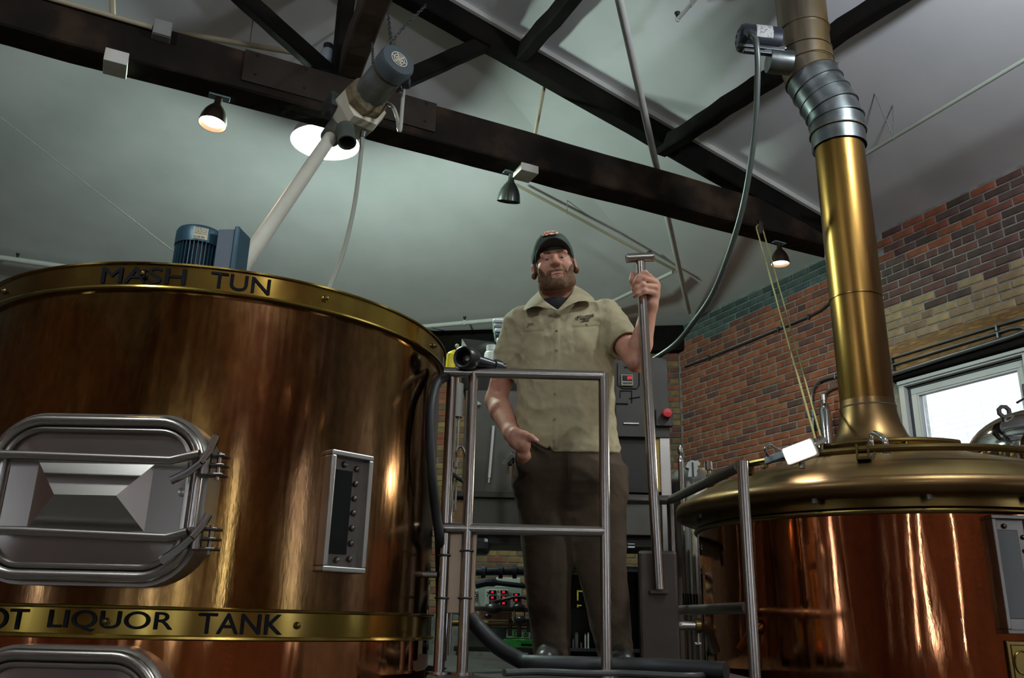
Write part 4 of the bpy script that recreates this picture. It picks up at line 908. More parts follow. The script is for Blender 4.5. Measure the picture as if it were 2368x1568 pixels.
ring = [(cos(t), sin(t)) for t in np.linspace(pi/8, 2*pi + pi/8, 9)[:-1]]
vs = []; 
for d in (-.009, .009):
    for rr in (.042, .022):
        for c_, s_ in ring: vs.append(lc + Vector((c_*rr, d, s_*rr)))
fs = []
for i in range(8):
    j = (i+1) % 8; fs += [(i, j, 8+j, 8+i), (16+i, 24+i, 24+j, 16+j), (i, 16+i, 16+j, j), (8+i, 8+j, 24+j, 24+i)]
mb.add(vs, fs); mb.box(lc + Vector((.02, 0, -.065)), (.05, .02, .07)); mb.build('lifting_lug', 'steel_dark', e)
# ------------------------------------------------------------------ guard rails on the deck
TUBE = .0192
YR = 3.13
gr = thing('guard_rail', 'stainless tube guard rail in front of the standing man', 'railing', (at_y(1240, 1400, YR).x, YR, DZ))
zt_ = 2.387; zm_ = at_y(1200, 1225, YR).z
xl, xm, xr = at_y(1030, 1200, YR).x, at_y(1082, 1200, YR).x, at_y(1399, 1200, YR).x
mb = MB(); mb.tube([Vector((xl - .03, YR, zt_)), Vector((xl, YR, zt_)), Vector((xr - .005, YR, zt_)), Vector((xr, YR, zt_ - .004))], TUBE, 16); mb.build('top_rail', 'steel', gr, True)
for a, b in ((xl - .035, xm), (xm, xr)): mb = MB(); mb.tube([(a, YR, zm_), (b, YR, zm_)], TUBE, 16); mb.build('mid_rail', 'steel', gr, True)
for x, t in ((xl, zt_), (xm, zt_), (xr, zt_ + .008)):
    mb = MB(); mb.tube([(x, YR + (.012 if x == xl else 0), DZ), (x, YR + (.012 if x == xl else 0), t)], TUBE, 16); mb.build('post', 'steel', gr, True)
    mb = MB(); mb.cyl((x, YR, DZ), (x, YR, DZ + .008), .04, n=20); mb.build('base_flange', 'steel', gr, True)
# plate strapped to the posts
a, b = at_y(1037, 1233, YR + .03), at_y(1097, 1420, YR + .03)
pl = thing('strapped_plate', 'flat tan steel plate strapped to the guard rail posts beside the mash tun', 'plate', (a.x + .05, YR + .03, b.z))
mb = MB(); mb.box(((a.x + b.x)/2, YR + .034, (a.z + b.z)/2), (b.x - a.x, .018, a.z - b.z), bev=.003); mb.build('plate', mat('plate_tan', (.30, .21, .14), (.34, .25, .17), scale=6, rough=.4, metal=.8), pl)
for (x, y, xx) in ((1072, 1274, xm), (1066, 1383, xm), (1012, 1284, xl), (1008, 1383, xl)):
    z = at_y(x, y, YR).z; mb = MB(); mb.tube([Vector((xx + (TUBE + .003)*cos(t), YR + (TUBE + .003)*sin(t), z)) for t in np.linspace(0, 2*pi, 17)[:-1]], .004, 6, closed=True); mb.build('cable_tie', 'black_rubber', pl, True)
a = at_y(968, 1328, YR); mb = MB(); mb.tube([(a.x - .06, YR + .05, a.z), (a.x, YR, a.z), (xl - .02, YR, a.z)], .012, 10); solo(mb, 'drain_stub', 'steel_dark', 'short brownish pipe stub from the mash tun side to the rail post', 'pipe', smooth=True)
# side rail by the kettle
YB = 3.0; pb = at_y(1727, 1250, YB); ztb = at_y(1714, 1070, YB).z; q = at_z(1551, 1150, ztb); zmb = at_y(1738, 1406, YB).z
sr = thing('side_rail', 'stainless tube side rail running back along the kettle', 'railing', (pb.x, YB, DZ))
mb = MB(); mb.tube([(pb.x, YB, DZ), (pb.x, YB, ztb + .006)], TUBE, 18); mb.build('post', 'steel', sr, True)
mb = MB(); mb.tube([(pb.x - .008, YB + .01, ztb - .012), (q.x, q.y, ztb - .012)], TUBE, 16); mb.build('top_rail', 'steel_dark', sr, True)
mb = MB(); mb.tube([(pb.x - .008, YB + .01, zmb), (q.x, q.y, zmb)], TUBE, 16); mb.build('mid_rail', 'steel_dark', sr, True)
mb = MB(); mb.tube([(q.x, q.y, ztb - .012), (q.x - .09, q.y + .02, ztb - .012), (q.x - .5, q.y + .06, ztb - .012)], TUBE*1.08, 14); mb.build('top_rail', 'steel_dark', sr, True)
mb = MB(); mb.cyl((q.x, q.y, DZ), (q.x, q.y, ztb), TUBE, n=14); mb.build('post', 'steel_dark', sr, True)
# steel pillar plate at the deck edge, in front of the boots
a, b = at_y(1476, 1272, 3.44), at_y(1577, 1560, 3.44)
cp = thing('pillar_plate', 'dark flat steel pillar on the deck, the paddle handle resting before it', 'post', ((a.x + b.x)/2, 3.46, DZ))
mb = MB(); mb.box(((a.x + b.x)/2, 3.46, (a.z + DZ)/2), (b.x - a.x, .03, a.z - DZ), bev=.012); mb.build('plate', mat('pillar_steel', (.055, .042, .034), (.07, .055, .045), scale=7, rough=.45, metal=.7), cp)
mb = MB(); rb = at_y(1525, 1362, 3.40); mb.box((rb.x, 3.425, rb.z - .012), (.07, .05, .012), bev=.002); mb.build('rest_bracket', 'pillar_steel', cp)
# ------------------------------------------------------------------ T-handled paddle
T0, T1 = at_y(1481, 606, 3.33), at_y(1524, 1362, 3.405)
td = (T1 - T0).normalized(); tool = thing('mash_paddle', 'long steel T-handled mash paddle shaft gripped in the raised hand', 'tool', T1)
mb = MB(); mb.tube([T0, T0*.75 + T1*.25, T0*.5 + T1*.5, T1], [.0195, .0200, .0205, .0205], 20); mb.build('shaft', 'steel', tool, True)
a, b = at_y(1449, 597, 3.33), at_y(1511, 594, 3.33); mb = MB(); mb.cyl(a, b, .0195, n=20); cb = mb.build('cross_bar', 'steel', tool, True)
for p, d in ((a, (a - b)), (b, (b - a))): mb = MB(); mb.lathe([(.0205, -.004), (.0205, .002), (.015, .003), (.015, -.01)], p, d, n=20); mb.build('bar_end', 'steel_polished', cb, True)
# ------------------------------------------------------------------ hoses
hp = [at_y(1030, 872, 3.12), at_y(1010, 885, 3.06), at_y(997, 930, 3.0), at_y(994, 1010, 2.98), at_y(999, 1100, 3.0), at_y(1008, 1180, 3.06), at_y(1016, 1240, 3.09), at_y(1018, 1380, 3.16), at_y(1013, 1540, 3.2)]
hp = hp[:7] + [Vector((hp[6].x, 3.17, 1.7)), Vector((hp[6].x + .02, 3.2, 1.36))]
mb = MB(); mb.tube(spline(hp, 8), .0175, 12); solo(mb, 'rubber_hose', 'black_rubber', 'black rubber hose hanging from the rail corner beside the mash tun', 'hose', smooth=True)
hp = [at_y(1078, 1415, 3.42), at_y(1105, 1450, 3.42), at_y(1150, 1495, 3.40), at_y(1210, 1530, 3.36)]
hp += [Vector((x, y, DZ + .034)) for x, y in ((.12, 3.30), (.25, 3.26), (.40, 3.27), (.56, 3.24), (.75, 3.1))]
mb = MB(); mb.tube(spline([hp[0] + Vector((-.06, .05, .05))] + hp, 8), .030, 14); solo(mb, 'suction_hose', 'black_rubber', 'thick black suction hose trailing down across the deck past the boots', 'hose', smooth=True)
hp = [Vector((x, y, DZ + .016 + dz)) for x, y, dz in ((.0, 3.02, 0), (.12, 3.12, 0), (.28, 3.08, 0), (.42, 3.14, 0), (.6, 3.06, 0), (.7, 3.16, .0))]
mb = MB(); mb.tube(spline(hp, 8), .012, 10); solo(mb, 'braided_hose', mat('hose_grey', (.05, .05, .05), rough=.5), 'thin dark grey hose snaking along the front of the deck', 'hose', smooth=True)
# spray gun lying on the rail
s0 = at_y(1083, 829, 3.10); s1 = at_y(1150, 848, 3.16); sd = (s1 - s0).normalized()
hd = Vector((-.45, -.85, -.15)).normalized()
sg = thing('spray_gun', 'black hose spray gun with open bell mouth lying on the guard rail', 'spray gun', Vector((s0.x + .05, YR, zt_ + TUBE)))
mb = MB(); mb.lathe([(.022, .055), (.036, .05), (.043, .02), (.043, -.028), (.038, -.034), (.031, -.030), (.029, .02), (.001, .03)], s0 + hd*-.01 + hd*.02, -hd, n=28); mb.build('bell_mouth', mat('black_plastic', (.010, .010, .012), rough=.35), sg, True, 40)
mb = MB(); mb.lathe([(.001, -.005), (.012, 0), (.010, .008), (.001, .010)], s0 + hd*-.0, hd, n=10); mb.build('nozzle_tip', 'bulb_off', sg, True)
mb = MB(); mb.tube([s0 + sd*.02, s0 + sd*.07, s1, s1 + sd*.03], [.024, .022, .019, .021], 14); mb.build('barrel', 'black_plastic', sg, True)
mb = MB(); mb.cyl(s1 - sd*.015, s1 + sd*.012, .026, n=16); mb.build('collar', 'black_plastic', sg, True)
mb = MB(); mb.box(s0 + sd*.05 + Vector((-.05, .02, -.028)), (.16, .03, .016), X=(1, 0, .05), bev=.005); mb.build('trigger_guard', 'black_plastic', sg)

# ------------------------------------------------------------------ grist cabinet behind the man
def pbox(mb, x0, y0, x1, y1, Y, dep, bev=.004):
    a, b = at_y((x0), (y0 + y1)/2, Y), at_y(x1, (y0 + y1)/2, Y); zt, zb = at_y((x0 + x1)/2, y0, Y).z, at_y((x0 + x1)/2, y1, Y).z
    mb.box(((a.x + b.x)/2, Y + dep/2, (zt + zb)/2), (b.x - a.x, dep, zt - zb), bev=bev); return (a.x + b.x)/2, zb, zt
mat('cab_steel', (.085, .085, .072), (.115, .11, .095), scale=4, rough=.34, rough2=.45, metal=.85); mat('cab_dark', (.018, .016, .014), (.026, .023, .02), scale=5, rough=.45, metal=.5)
mat('cab_panel', (.042, .038, .032), (.052, .047, .04), scale=6, rough=.5, metal=.4); mat('yellow_rubber', (.75, .62, .02), rough=.45); mat('white_plastic', (.62, .64, .60), rough=.4)
mat('wood_mid', (.20, .11, .05), (.26, .15, .07), scale=6, rough=.6, stretch=(6, 6, 1)); mat('green_paint', (.02, .33, .03), rough=.5); mat('panel_pale', (.42, .47, .41), (.47, .51, .45), scale=5, rough=.45)
YC = 5.15; cx = at_y(1305, 1100, YC).x
cab = thing('grist_cabinet', 'large stainless grist cabinet on legs behind the man, control panel on its side', 'cabinet', (cx, YC + .3, 0))
mb = MB(); pbox(mb, 1072, 905, 1425, 1140, YC, .55); mb.build('front_panel', 'cab_steel', cab)
mb = MB(); pbox(mb, 1046, 1139, 1530, 1154, YC - .03, .6); mb.build('ledge', 'cab_panel', cab)
mb = MB(); _, zlow, _ = pbox(mb, 1072, 1156, 1530, 1234, YC, .55); mb.build('lower_panel', 'cab_steel', cab)
mb = MB(); pbox(mb, 1050, 1156, 1071, 1234, YC, .5); mb.build('side_panel', 'wood_mid', cab)
mb = MB(); pbox(mb, 1066, 1236, 1535, 1262, YC + .05, .5); mb.build('underside_shade', 'cab_dark', cab)  # dark box stands in for the shaded gap under the cabinet
mb = MB(); pbox(mb, 1080, 1240, 1132, 1280, YC + .02, .2, .03); mb.build('chute', 'black_plastic', cab)
mb = MB(); pbox(mb, 1425, 1012, 1530, 1140, YC, .55); mb.build('front_panel', 'cab_dark', cab)  # shade of the recess below the controls, put in as a dark panel
mb = MB(); pbox(mb, 1424, 826, 1546, 1011, YC - .04, .25); cpn = mb.build('control_panel', 'cab_panel', cab)
mb = MB(); pbox(mb, 1437, 866, 1464, 892, YC - .055, .02, .003); disp = mb.build('temperature_display', mat('display_body', (.28, .26, .18), rough=.5), cpn)
mb = MB(); pbox(mb, 1440, 868, 1462, 880, YC - .059, .01, .001); mb.build('display_screen', 'black_glass', cpn)
def flat_text(txt, x, y, h, Y, m, name, par, align='LEFT', bold=.02, shear=0):
    vs, fs = text_mesh(txt, 1, bold=bold, shear=shear); xs = [v[0] for v in vs]; ys = [v[1] for v in vs]; k = (at_y(x, y, Y) - at_y(x, y + h, Y)).length/(max(ys) - min(ys)); o = at_y(x, y + h, Y)
    mb = MB(); mb.add([(o.x + (v[0] - min(xs))*k, Y, o.z + (v[1] - min(ys))*k) for v in vs], fs); return mb.build(name, m, par)
flat_text('89', 1451, 870, 8, YC - .0605, 'red_led', 'display_digits', cpn)
for k in range(6): mb = MB(); pbox(mb, 1441 + k*3.6, 884, 1443.4 + k*3.6, 887.5, YC - .058, .006, 0); mb.build('display_key', 'cab_panel', cpn)
def wire(par, pts, Y, m='ink', r=.0028): mb = MB(); mb.tube([at_y(x, y, Y) for x, y in pts], r, 6); mb.build('diagram_line', m, par, True)
wire(cpn, [(1428, 840), (1428, 890), (1440, 899), (1472, 899), (1478, 892), (1478, 842)], YC - .043)
wire(cpn, [(1434, 920), (1434, 904), (1461, 904), (1461, 932)], YC - .043); wire(cpn, [(1455, 922), (1480, 918)], YC - .043)
for t, x, y in (('BREW KETTLE', 1443, 848), ('VALVE', 1466, 915), ('GRIST CASE', 1428, 932)): pass
mb = MB(); pbox(mb, 1444, 848, 1462, 851, YC - .043, .004, 0); mb.build('diagram_caption', 'ink', cpn)
mb = MB(); pbox(mb, 1424, 932, 1452, 936, YC - .043, .004, 0); mb.build('diagram_caption', 'ink', cpn)
mb = MB(); pbox(mb, 1442, 977, 1478, 981, YC - .05, .02, .002); mb.build('panel_hinge', 'steel_satin', cpn)
for (x0, x1, m_) in ((1531, 1556, 'steel_satin'), (1046, 1056, 'steel_satin')):
    a, b = at_y(x0, 1150, YC - .05), at_y(x1, 1150, YC - .05); zt = at_y(1540, 946, YC).z if x0 > 1500 else zlow
    mb = MB(); mb.box(((a.x + b.x)/2, YC, zt/2), (b.x - a.x, .06, zt), bev=.005); mb.build('leg', m_, cab)
mb = MB(); pbox(mb, 1517, 946, 1556, 985, YC - .07, .05, .004); mb.build('switch_plate', 'cab_panel', cab)
c = at_y(1542, 957, YC - .085); mb = MB(); mb.lathe([(.001, .035), (.026, .033), (.030, .02), (.028, 0), (.018, -.01)], c, (0, -1, 0), n=24); mb.build('stop_button', mat('red_plastic', (.55, .01, .015), rough=.35), cab, True, 40)
mb = MB(); pbox(mb, 1513, 985, 1531, 1138, YC - .02, .03, .003); mb.build('edge_board', mat('wood_yellow', (.40, .24, .04), (.46, .29, .06), scale=6, rough=.6), cab)
# tilted hopper lid and things on top
a, b, c, d = at_y(1070, 783, 5.2), at_y(1143, 790, 5.6), at_y(1160, 850, 5.6), at_y(1066, 905, 5.15)
mb = MB(); mb.poly([a, b, c, d], .012, (0, -1, .2)); mb.build('hopper_lid', 'cab_steel', cab)
a, b, c = at_y(1068, 783, 5.16), at_y(1064, 860, 5.16), at_y(1096, 825, 5.12)
mb = MB(); mb.poly([a, c, b], .008, (0, -1, 0)); mb.build('hopper_cheek', 'panel_pale', cab)
mb = MB(); pbox(mb, 1072, 850, 1200, 906, YC + .1, .4); mb.build('hopper_body', 'cab_dark', cab)
c = at_y(1136, 850, 5.0); e = thing('plastic_bottle', 'white plastic bottle with round cap on the grist cabinet', 'bottle', c)
zt = at_y(1136, 800, 5.0).z; mb = MB(); mb.lathe([(.045, 0), (.045, (zt - c.z)*.62), (.04, (zt - c.z)*.7), (.026, (zt - c.z)*.74)], c, n=20, cap0=True); mb.build('body', 'white_plastic', e, True, 50)
mb = MB(); mb.lathe([(.034, (zt - c.z)*.74), (.034, (zt - c.z)), (.001, (zt - c.z))], c, n=20); mb.build('cap', 'white_plastic', e, True, 50)
e = thing('towel_stack', 'stack of folded white and teal towels behind the man\'s shoulder', 'towels', at_y(1170, 792, 5.5))
for k, (y0, y1, m_) in enumerate(((736, 746, 'white_plastic'), (747, 757, 'pale_blue_grey'), (758, 768, 'white_plastic'), (769, 779, 'motor_teal'), (780, 792, 'white_plastic'))):
    mb = MB(); pbox(mb, 1139 + k*2.2, y0, 1215, y1, 5.5, .25, .012); mb.build('folded_towel', m_, e)
mb = MB(); pbox(mb, 1150, 792, 1330, 830, 5.5, .4); mb.build('shelf_box', 'cab_dark', cab)
# glove on a rod
g = at_y(1046, 838, 5.0); e = thing('rubber_glove', 'yellow rubber glove hung beside the mash tun rim', 'glove', at_y(1046, 850, 5.0))
mb = MB(); mb.tube([at_y(1042, 856, 5.0), at_y(1042, 835, 5.0), at_y(1046, 822, 5.0)], [.03, .028, .035], 12); mb.build('glove_cuff', 'yellow_rubber', e, True)
mb = MB()
for (x0, y0, x1, y1) in ((1043, 818, 1054, 812), (1043, 824, 1059, 822), (1044, 830, 1057, 829)): mb.tube([at_y(x0, y0, 5.0), at_y(x1, y1, 5.0)], [.016, .011], 10)
mb.sphere(at_y(1043, 823, 5.0), .028, 12); o = mb.build('glove_fingers', 'yellow_rubber', e, True)
a, b = at_y(1057, 800, 5.08), at_y(1060, 905, 5.08); mb = MB(); mb.tube([a, Vector((b.x, b.y, b.z)), Vector((b.x, b.y + .1, b.z - .05))], .007, 8); mb.sphere(a, .014, 10); solo(mb, 'tap_rod', 'pipe_tan', 'thin upright rod with a pale knob beside the yellow glove', 'rod', smooth=True)
# dip tube hanging on the cabinet front
a, b = at_y(1141, 985, YC - .02), at_y(1131, 1105, YC - .02); mb = MB(); mb.tube([a, b], .009, 10); mb.tube([b, at_y(1130, 1116, YC - .02)], .005, 8); o = solo(mb, 'dip_tube', mat('tube_white', (.62, .60, .58), rough=.35), 'slim white dip tube hanging against the cabinet front', 'tube', smooth=True)
mb = MB(); a, b = at_y(1117, 915, YC - .03), at_y(1095, 935, YC - .03); mb.poly([at_y(1092, 917, YC - .03), at_y(1113, 934, YC - .03), at_y(1092, 942, YC - .03)], .003, (0, -1, 0)); solo(mb, 'paper_tag', 'panel_pale', 'pale triangular paper tag stuck on the cabinet front', 'tag')
# filter column and chrome riser left of the cabinet
a = at_y(1057, 888, 4.6); b = at_y(1056, 965, 4.6)
e = thing('filter_column', 'grey filter cylinder on a chrome riser pipe beside the cabinet', 'filter', Vector((b.x, b.y, DZ)))
mb = MB(); mb.cyl(Vector((b.x, b.y, a.z)), b, .031, n=20); mb.build('filter_body', mat('grey_satin', (.25, .24, .21), rough=.45), e, True, 40)
mb = MB(); mb.cyl(Vector((b.x - .008, b.y, b.z)), Vector((b.x - .008, b.y, DZ)), .0095, n=12); mb.build('riser_pipe', 'chrome', e, True)
mb = MB(); mb.cyl(Vector((b.x + .013, b.y, b.z)), Vector((b.x + .013, b.y, b.z - .5)), .006, n=10); mb.build('riser_pipe', 'steel_satin', e, True)
c = at_y(1057, 1045, 4.58); mb = MB(); mb.tube(spline([c - Z*.03, c + Z*.01, c + Vector((.02, 0, .03)), c + Vector((.04, 0, .0)), c + Vector((.05, 0, -.05))], 5), .007, 8); mb.build('gooseneck_tap', 'chrome', e, True)
for (x, y) in ((1049, 1098), (1062, 1108)): c = at_y(x, y, 4.57); mb = MB(); mb.box(c, (.05, .04, .022), X=(1, 0, -.5), bev=.006); mb.build('valve_lever', 'black_plastic', e)
c = at_y(1053, 1075, 4.6); mb = MB(); mb.cyl(c - Z*.015, c + Z*.015, .018, n=12); mb.build('valve_body', 'steel', e, True)
# ------------------------------------------------------------------ wall bench behind, seen between the legs
YW = 6.3
tp = thing('temperature_panel', 'pale panel of red digital temperature readouts behind the legs', 'control panel', (at_y(1150, 1380, YW).x, YW, at_y(1150, 1405, YW).z))
mb = MB(); pbox(mb, 1082, 1355, 1207, 1404, YW, .06); mb.build('panel_face', 'panel_pale', tp)
mb = MB(); pbox(mb, 1123, 1364, 1175, 1398, YW - .008, .01, .002); mb.build('readout_plate', 'white_plastic', tp)
mb = MB(); pbox(mb, 1095, 1366, 1104, 1383, YW - .008, .01, .002); mb.build('number_plate', 'white_plastic', tp)
for (x, y) in ((1139, 1369), (1165, 1369), (1139, 1382), (1165, 1382), (1194, 1376), (1194, 1387), (1165, 1395), (1139, 1395)):
    mb = MB(); pbox(mb, x - 8, y - 4, x + 8, y + 4, YW - .014, .008, .001); d = mb.build('readout', 'black_glass', tp)
    flat_text('38', x - 4, y - 2.6, 5.2, YW - .0148, 'red_led', 'readout_digits', d, bold=.03)
for t, x, y, h in (('5', 1096.5, 1368, 13), ('7', 1125, 1369, 11), ('6', 1150, 1364, 8), ('5', 1150, 1377, 8), ('2', 1179, 1371, 8)): flat_text(t, x, y, h, YW - .0155, 'ink', 'number', tp)
mb = MB(); pbox(mb, 1147, 1336, 1204, 1352, YW + .05, .02); solo(mb, 'notice_card', 'white_plastic', 'white notice card above the red temperature readouts', 'sign')
bn = thing('back_bench', 'dark wall bench crowded with pipes and valves behind the deck', 'bench', (at_y(1150, 1500, YW).x, YW + .2, 0))
mb = MB(); pbox(mb, 1050, 1404, 1240, 1413, YW - .02, .4); mb.build('bench_top', 'cab_panel', bn)
mb = MB(); pbox(mb, 1080, 1450, 1238, 1500, YW + .05, .1); mb.build('back_panel', mat('panel_green_grey', (.09, .13, .10), rough=.5), bn)
mb = MB(); a = at_y(1050, 1505, YW).x; b = at_y(1245, 1505, YW).x; zb = at_y(1200, 1503, YW).z; mb.box(((a + b)/2, YW + .2, zb), (b - a, .5, .03)); mb.build('bench_shelf', 'cab_dark', bn)
for x in (a + .04, b - .04): mb = MB(); mb.box((x, YW + .2, zb/2), (.05, .4, zb)); mb.build('leg', 'cab_dark', bn)
mb = MB(); pbox(mb, 1106, 1414, 1184, 1433, YW - .05, .05); mb.build('wood_rail', 'wood_mid', bn)
mb = MB(); mb.tube([at_y(1040, 1441, YW - .1), at_y(1290, 1443, YW - .1)], .02, 12); mb.build('manifold_pipe', 'copper_dull', bn, True)
mb = MB(); mb.tube([at_y(1080, 1322, YW - .1), at_y(1228, 1320, YW - .1)], .030, 12); mb.build('header_pipe', 'motor_dark', bn, True)
for x in (1118, 1158, 1190): c = at_y(x, 1322, YW - .1); mb = MB(); mb.cyl(c - Vector((.015, 0, 0)), c + Vector((.015, 0, 0)), .048, n=14); mb.build('pipe_union', 'motor_dark', bn, True)
mb = MB(); mb.tube(spline([at_y(1100, 1352, YW - .15), at_y(1130, 1346, YW - .16), at_y(1165, 1350, YW - .16), at_y(1220, 1356, YW - .1)], 5), [.03]*8 + [.018]*7 + [.012], 10); mb.build('pump_nozzle', 'motor_dark', bn, True)
mb = MB(); mb.tube(spline([at_y(1135, 1398, YW - .12), at_y(1160, 1388, YW - .16), at_y(1190, 1381, YW - .17), at_y(1218, 1384, YW - .16), at_y(1232, 1400, YW - .15)], 6), .011, 8); mb.build('loop_cable', 'black_rubber', bn, True)
for (x, y, r) in ((1140, 1407, .045), (1200, 1405, .035), (1128, 1425, .02), (1205, 1433, .03)): mb = MB(); mb.sphere(at_y(x, y, YW - .16), r, 12, (1.3, .8, .8)); mb.build('valve_knob', 'black_plastic', bn, True)
for x in (1190, 1212): a, b = at_y(x, 1412, YW - .12), at_y(x - 1, 1440, YW - .12); mb = MB(); mb.tube([a, b], .008, 8); mb.build('riser', 'steel_polished', bn, True)
for (x0, x1, y0, y1) in ((1175, 1184, 1431, 1470), (1196, 1206, 1434, 1474), (1218, 1228, 1430, 1462)): mb = MB(); pbox(mb, x0, y0, x1, y1, YW - .12, .04, .006); mb.build('valve_lever', 'cab_dark', bn)
sgn = thing('station_sign', 'green metal sign with white border lettered STATION on the bench', 'sign', (at_y(1198, 1470, YW).x, YW, at_y(1198, 1476, YW).z))
mb = MB(); pbox(mb, 1171, 1456, 1226, 1476, YW - .03, .01, .002); mb.build('border', 'white_plastic', sgn)
mb = MB(); pbox(mb, 1174, 1458, 1223, 1472, YW - .034, .008, .001); mb.build('sign_face', 'green_paint', sgn)
flat_text('STATION', 1177, 1459.5, 10, YW - .0348, 'white_plastic', 'lettering', sgn)
cr = thing('green_crate', 'bright green plastic crate under the station sign', 'crate', (at_y(1198, 1490, YW).x, YW, at_y(1198, 1499, YW).z))
mb = MB(); pbox(mb, 1163, 1478, 1236, 1499, YW - .06, .25, .01); mb.build('crate_body', 'green_paint', cr)
for (x0, x1) in ((1168, 1178), (1205, 1230)): mb = MB(); pbox(mb, x0, 1489, x1, 1494, YW - .062, .01, .001); mb.build('handle_slot', 'ink', cr)
mb = MB(); mb.poly([at_y(1165, 1540, 5.6), at_y(1195, 1540, 5.6), at_y(1180, 1528, 5.6)], .02, (0, -1, 0)); solo(mb, 'green_wedge', 'green_paint', 'small green triangular wedge beyond the suction hose', 'wedge')
# shelf behind, between and beside the legs
sh = thing('supply_shelf', 'dark supply shelving seen between the man\'s legs', 'shelf', (at_y(1400, 1400, 6.6).x, 6.8, 0))
for y in (1316, 1502, 1546):
    a, b = at_y(1300, y, 6.6), at_y(1500, y, 6.6); mb = MB(); mb.box(((a.x + b.x)/2, 6.75, a.z), (b.x - a.x, .35, .02)); mb.build('shelf_board', 'conduit_dark', sh)
a, b = at_y(1300, 1400, 6.6), at_y(1500, 1400, 6.6); zt = at_y(1300, 1300, 6.6).z
for x in (a.x, b.x): mb = MB(); mb.box((x, 6.75, zt/2), (.04, .35, zt)); mb.build('upright', 'cab_dark', sh)
mb = MB(); mb.box(((a.x + b.x)/2, 6.94, zt/2), (b.x - a.x, .02, zt)); mb.build('back_board', 'cab_dark', sh)
for i, (x0, y0, x1, y1, lab, m_) in enumerate(((1324, 1477, 1329, 1500, 'short white sample tube on the supply shelf', 'white_plastic'), (1329, 1462, 1338, 1500, 'bent-looking wide white sample tube on the supply shelf', 'white_plastic'), (1343, 1486, 1347, 1500, 'smallest white sample tube on the supply shelf', 'white_plastic'), (1353, 1466, 1357, 1500, 'tall thin white sample tube on the supply shelf', 'white_plastic'), (1360, 1463, 1364, 1500, 'tallest white sample tube at the end of the supply shelf row', 'white_plastic'),
        (1320, 1530, 1332, 1545, 'white tub on the bottom supply shelf', 'white_plastic'), (1340, 1532, 1345, 1545, 'slim white bottle on the bottom supply shelf', 'white_plastic'), (1350, 1530, 1366, 1545, 'pale carton on the bottom supply shelf', 'white_plastic'), (1322, 1322, 1345, 1328, 'flat white tray on the top supply shelf', 'panel_pale'))):
    a, b = at_y(x0, y1, 6.62), at_y(x1, y0, 6.62); e = thing('sample_tube' if i < 5 else 'supply_container', lab, 'container', ((a.x + b.x)/2, 6.66, a.z)); r = (b.x - a.x)/2; h = b.z - a.z
    mb = MB(); mb.lathe([(r, 0), (r, h*.85), (r*.8, h*.9)], Vector(((a.x + b.x)/2, 6.66, a.z)), n=12, cap0=True, cap1=True); mb.build('body', m_, e, True, 40)
    mb = MB(); mb.lathe([(r*.85, h*.88), (r*.85, h), (.001, h)], Vector(((a.x + b.x)/2, 6.66, a.z)), n=12); mb.build('cap', 'pale_blue_grey', e, True, 40)
for (x0, y0, x1, y1, lab) in ((1335, 1366, 1350, 1369, 'upper'), (1335, 1399, 1345, 1402, 'lower')):
    mb = MB(); pbox(mb, x0, y0, x1, y1, 6.5, .03, .002); pbox(mb, x0, y0 - 1, x0 + 3, y1 + 20 if lab == 'upper' else y1 + 3, 6.5, .03, .002); mb.build('yellow_clamp', 'yellow_rubber', sh)
for y0, y1 in ((1257, 1259), (1263, 1267)): mb = MB(); pbox(mb, 1452, y0, 1468, y1, YC + .03, .02, .001); mb.build('highlight_strip', 'white_plastic', cab)  # white strips painting in a bluish highlight beside the leg
# ------------------------------------------------------------------ taps and small vessels left of the kettle
yk = 5.6
c = at_y(1608, 1200, yk); e = thing('serving_tank', 'grey stainless serving tank with sloping shoulder behind the kettle lip', 'brewing tank', Vector((c.x, c.y, 0)))
za, zb2 = at_y(1608, 1085, yk).z, at_y(1608, 1115, yk).z
mb = MB(); mb.lathe([(.21, .05), (.21, zb2 - .05), (.19, zb2), (.12, za - .01), (.02, za)], Vector((c.x, c.y, 0)), n=48); mb.build('shell', 'steel_satin', e, True)
c = at_y(1573, 1050, 5.2); zt = at_y(1573, 1052, 5.2).z
e = thing('tap_column', 'bright chrome tap column with finial between cabinet and kettle', 'tap', Vector((c.x, c.y, 0)))
mb = MB(); mb.lathe([(.016, 0), (.016, zt - .05), (.014, zt - .02), (.006, zt)], Vector((c.x, c.y, 0)), n=16); mb.build('column', 'chrome', e, True)
mb = MB(); mb.lathe([(.006, zt), (.014, zt + .01), (.016, zt + .04), (.010, zt + .058), (.001, zt + .06)], Vector((c.x, c.y, 0)), n=14); mb.build('finial', 'chrome', e, True)
c = at_y(1638, 1075, 5.3); e = thing('tap_fitting', 'short chrome capped fitting behind the side rail', 'fitting', Vector((c.x, c.y, at_y(1638, 1100, 5.3).z)))
z0 = at_y(1638, 1100, 5.3).z; zc_ = at_y(1638, 1068, 5.3).z; mb = MB(); mb.lathe([(.012, z0), (.012, z0 + .03), (.024, z0 + .035), (.024, zc_), (.001, zc_)], Vector((c.x, c.y, 0)), n=18); mb.build('chrome_cap', 'chrome', e, True, 40)
mb = MB(); mb.cyl((c.x, c.y, z0), (c.x, c.y, 0), .012, n=12); mb.build('stem', 'steel_satin', e, True)
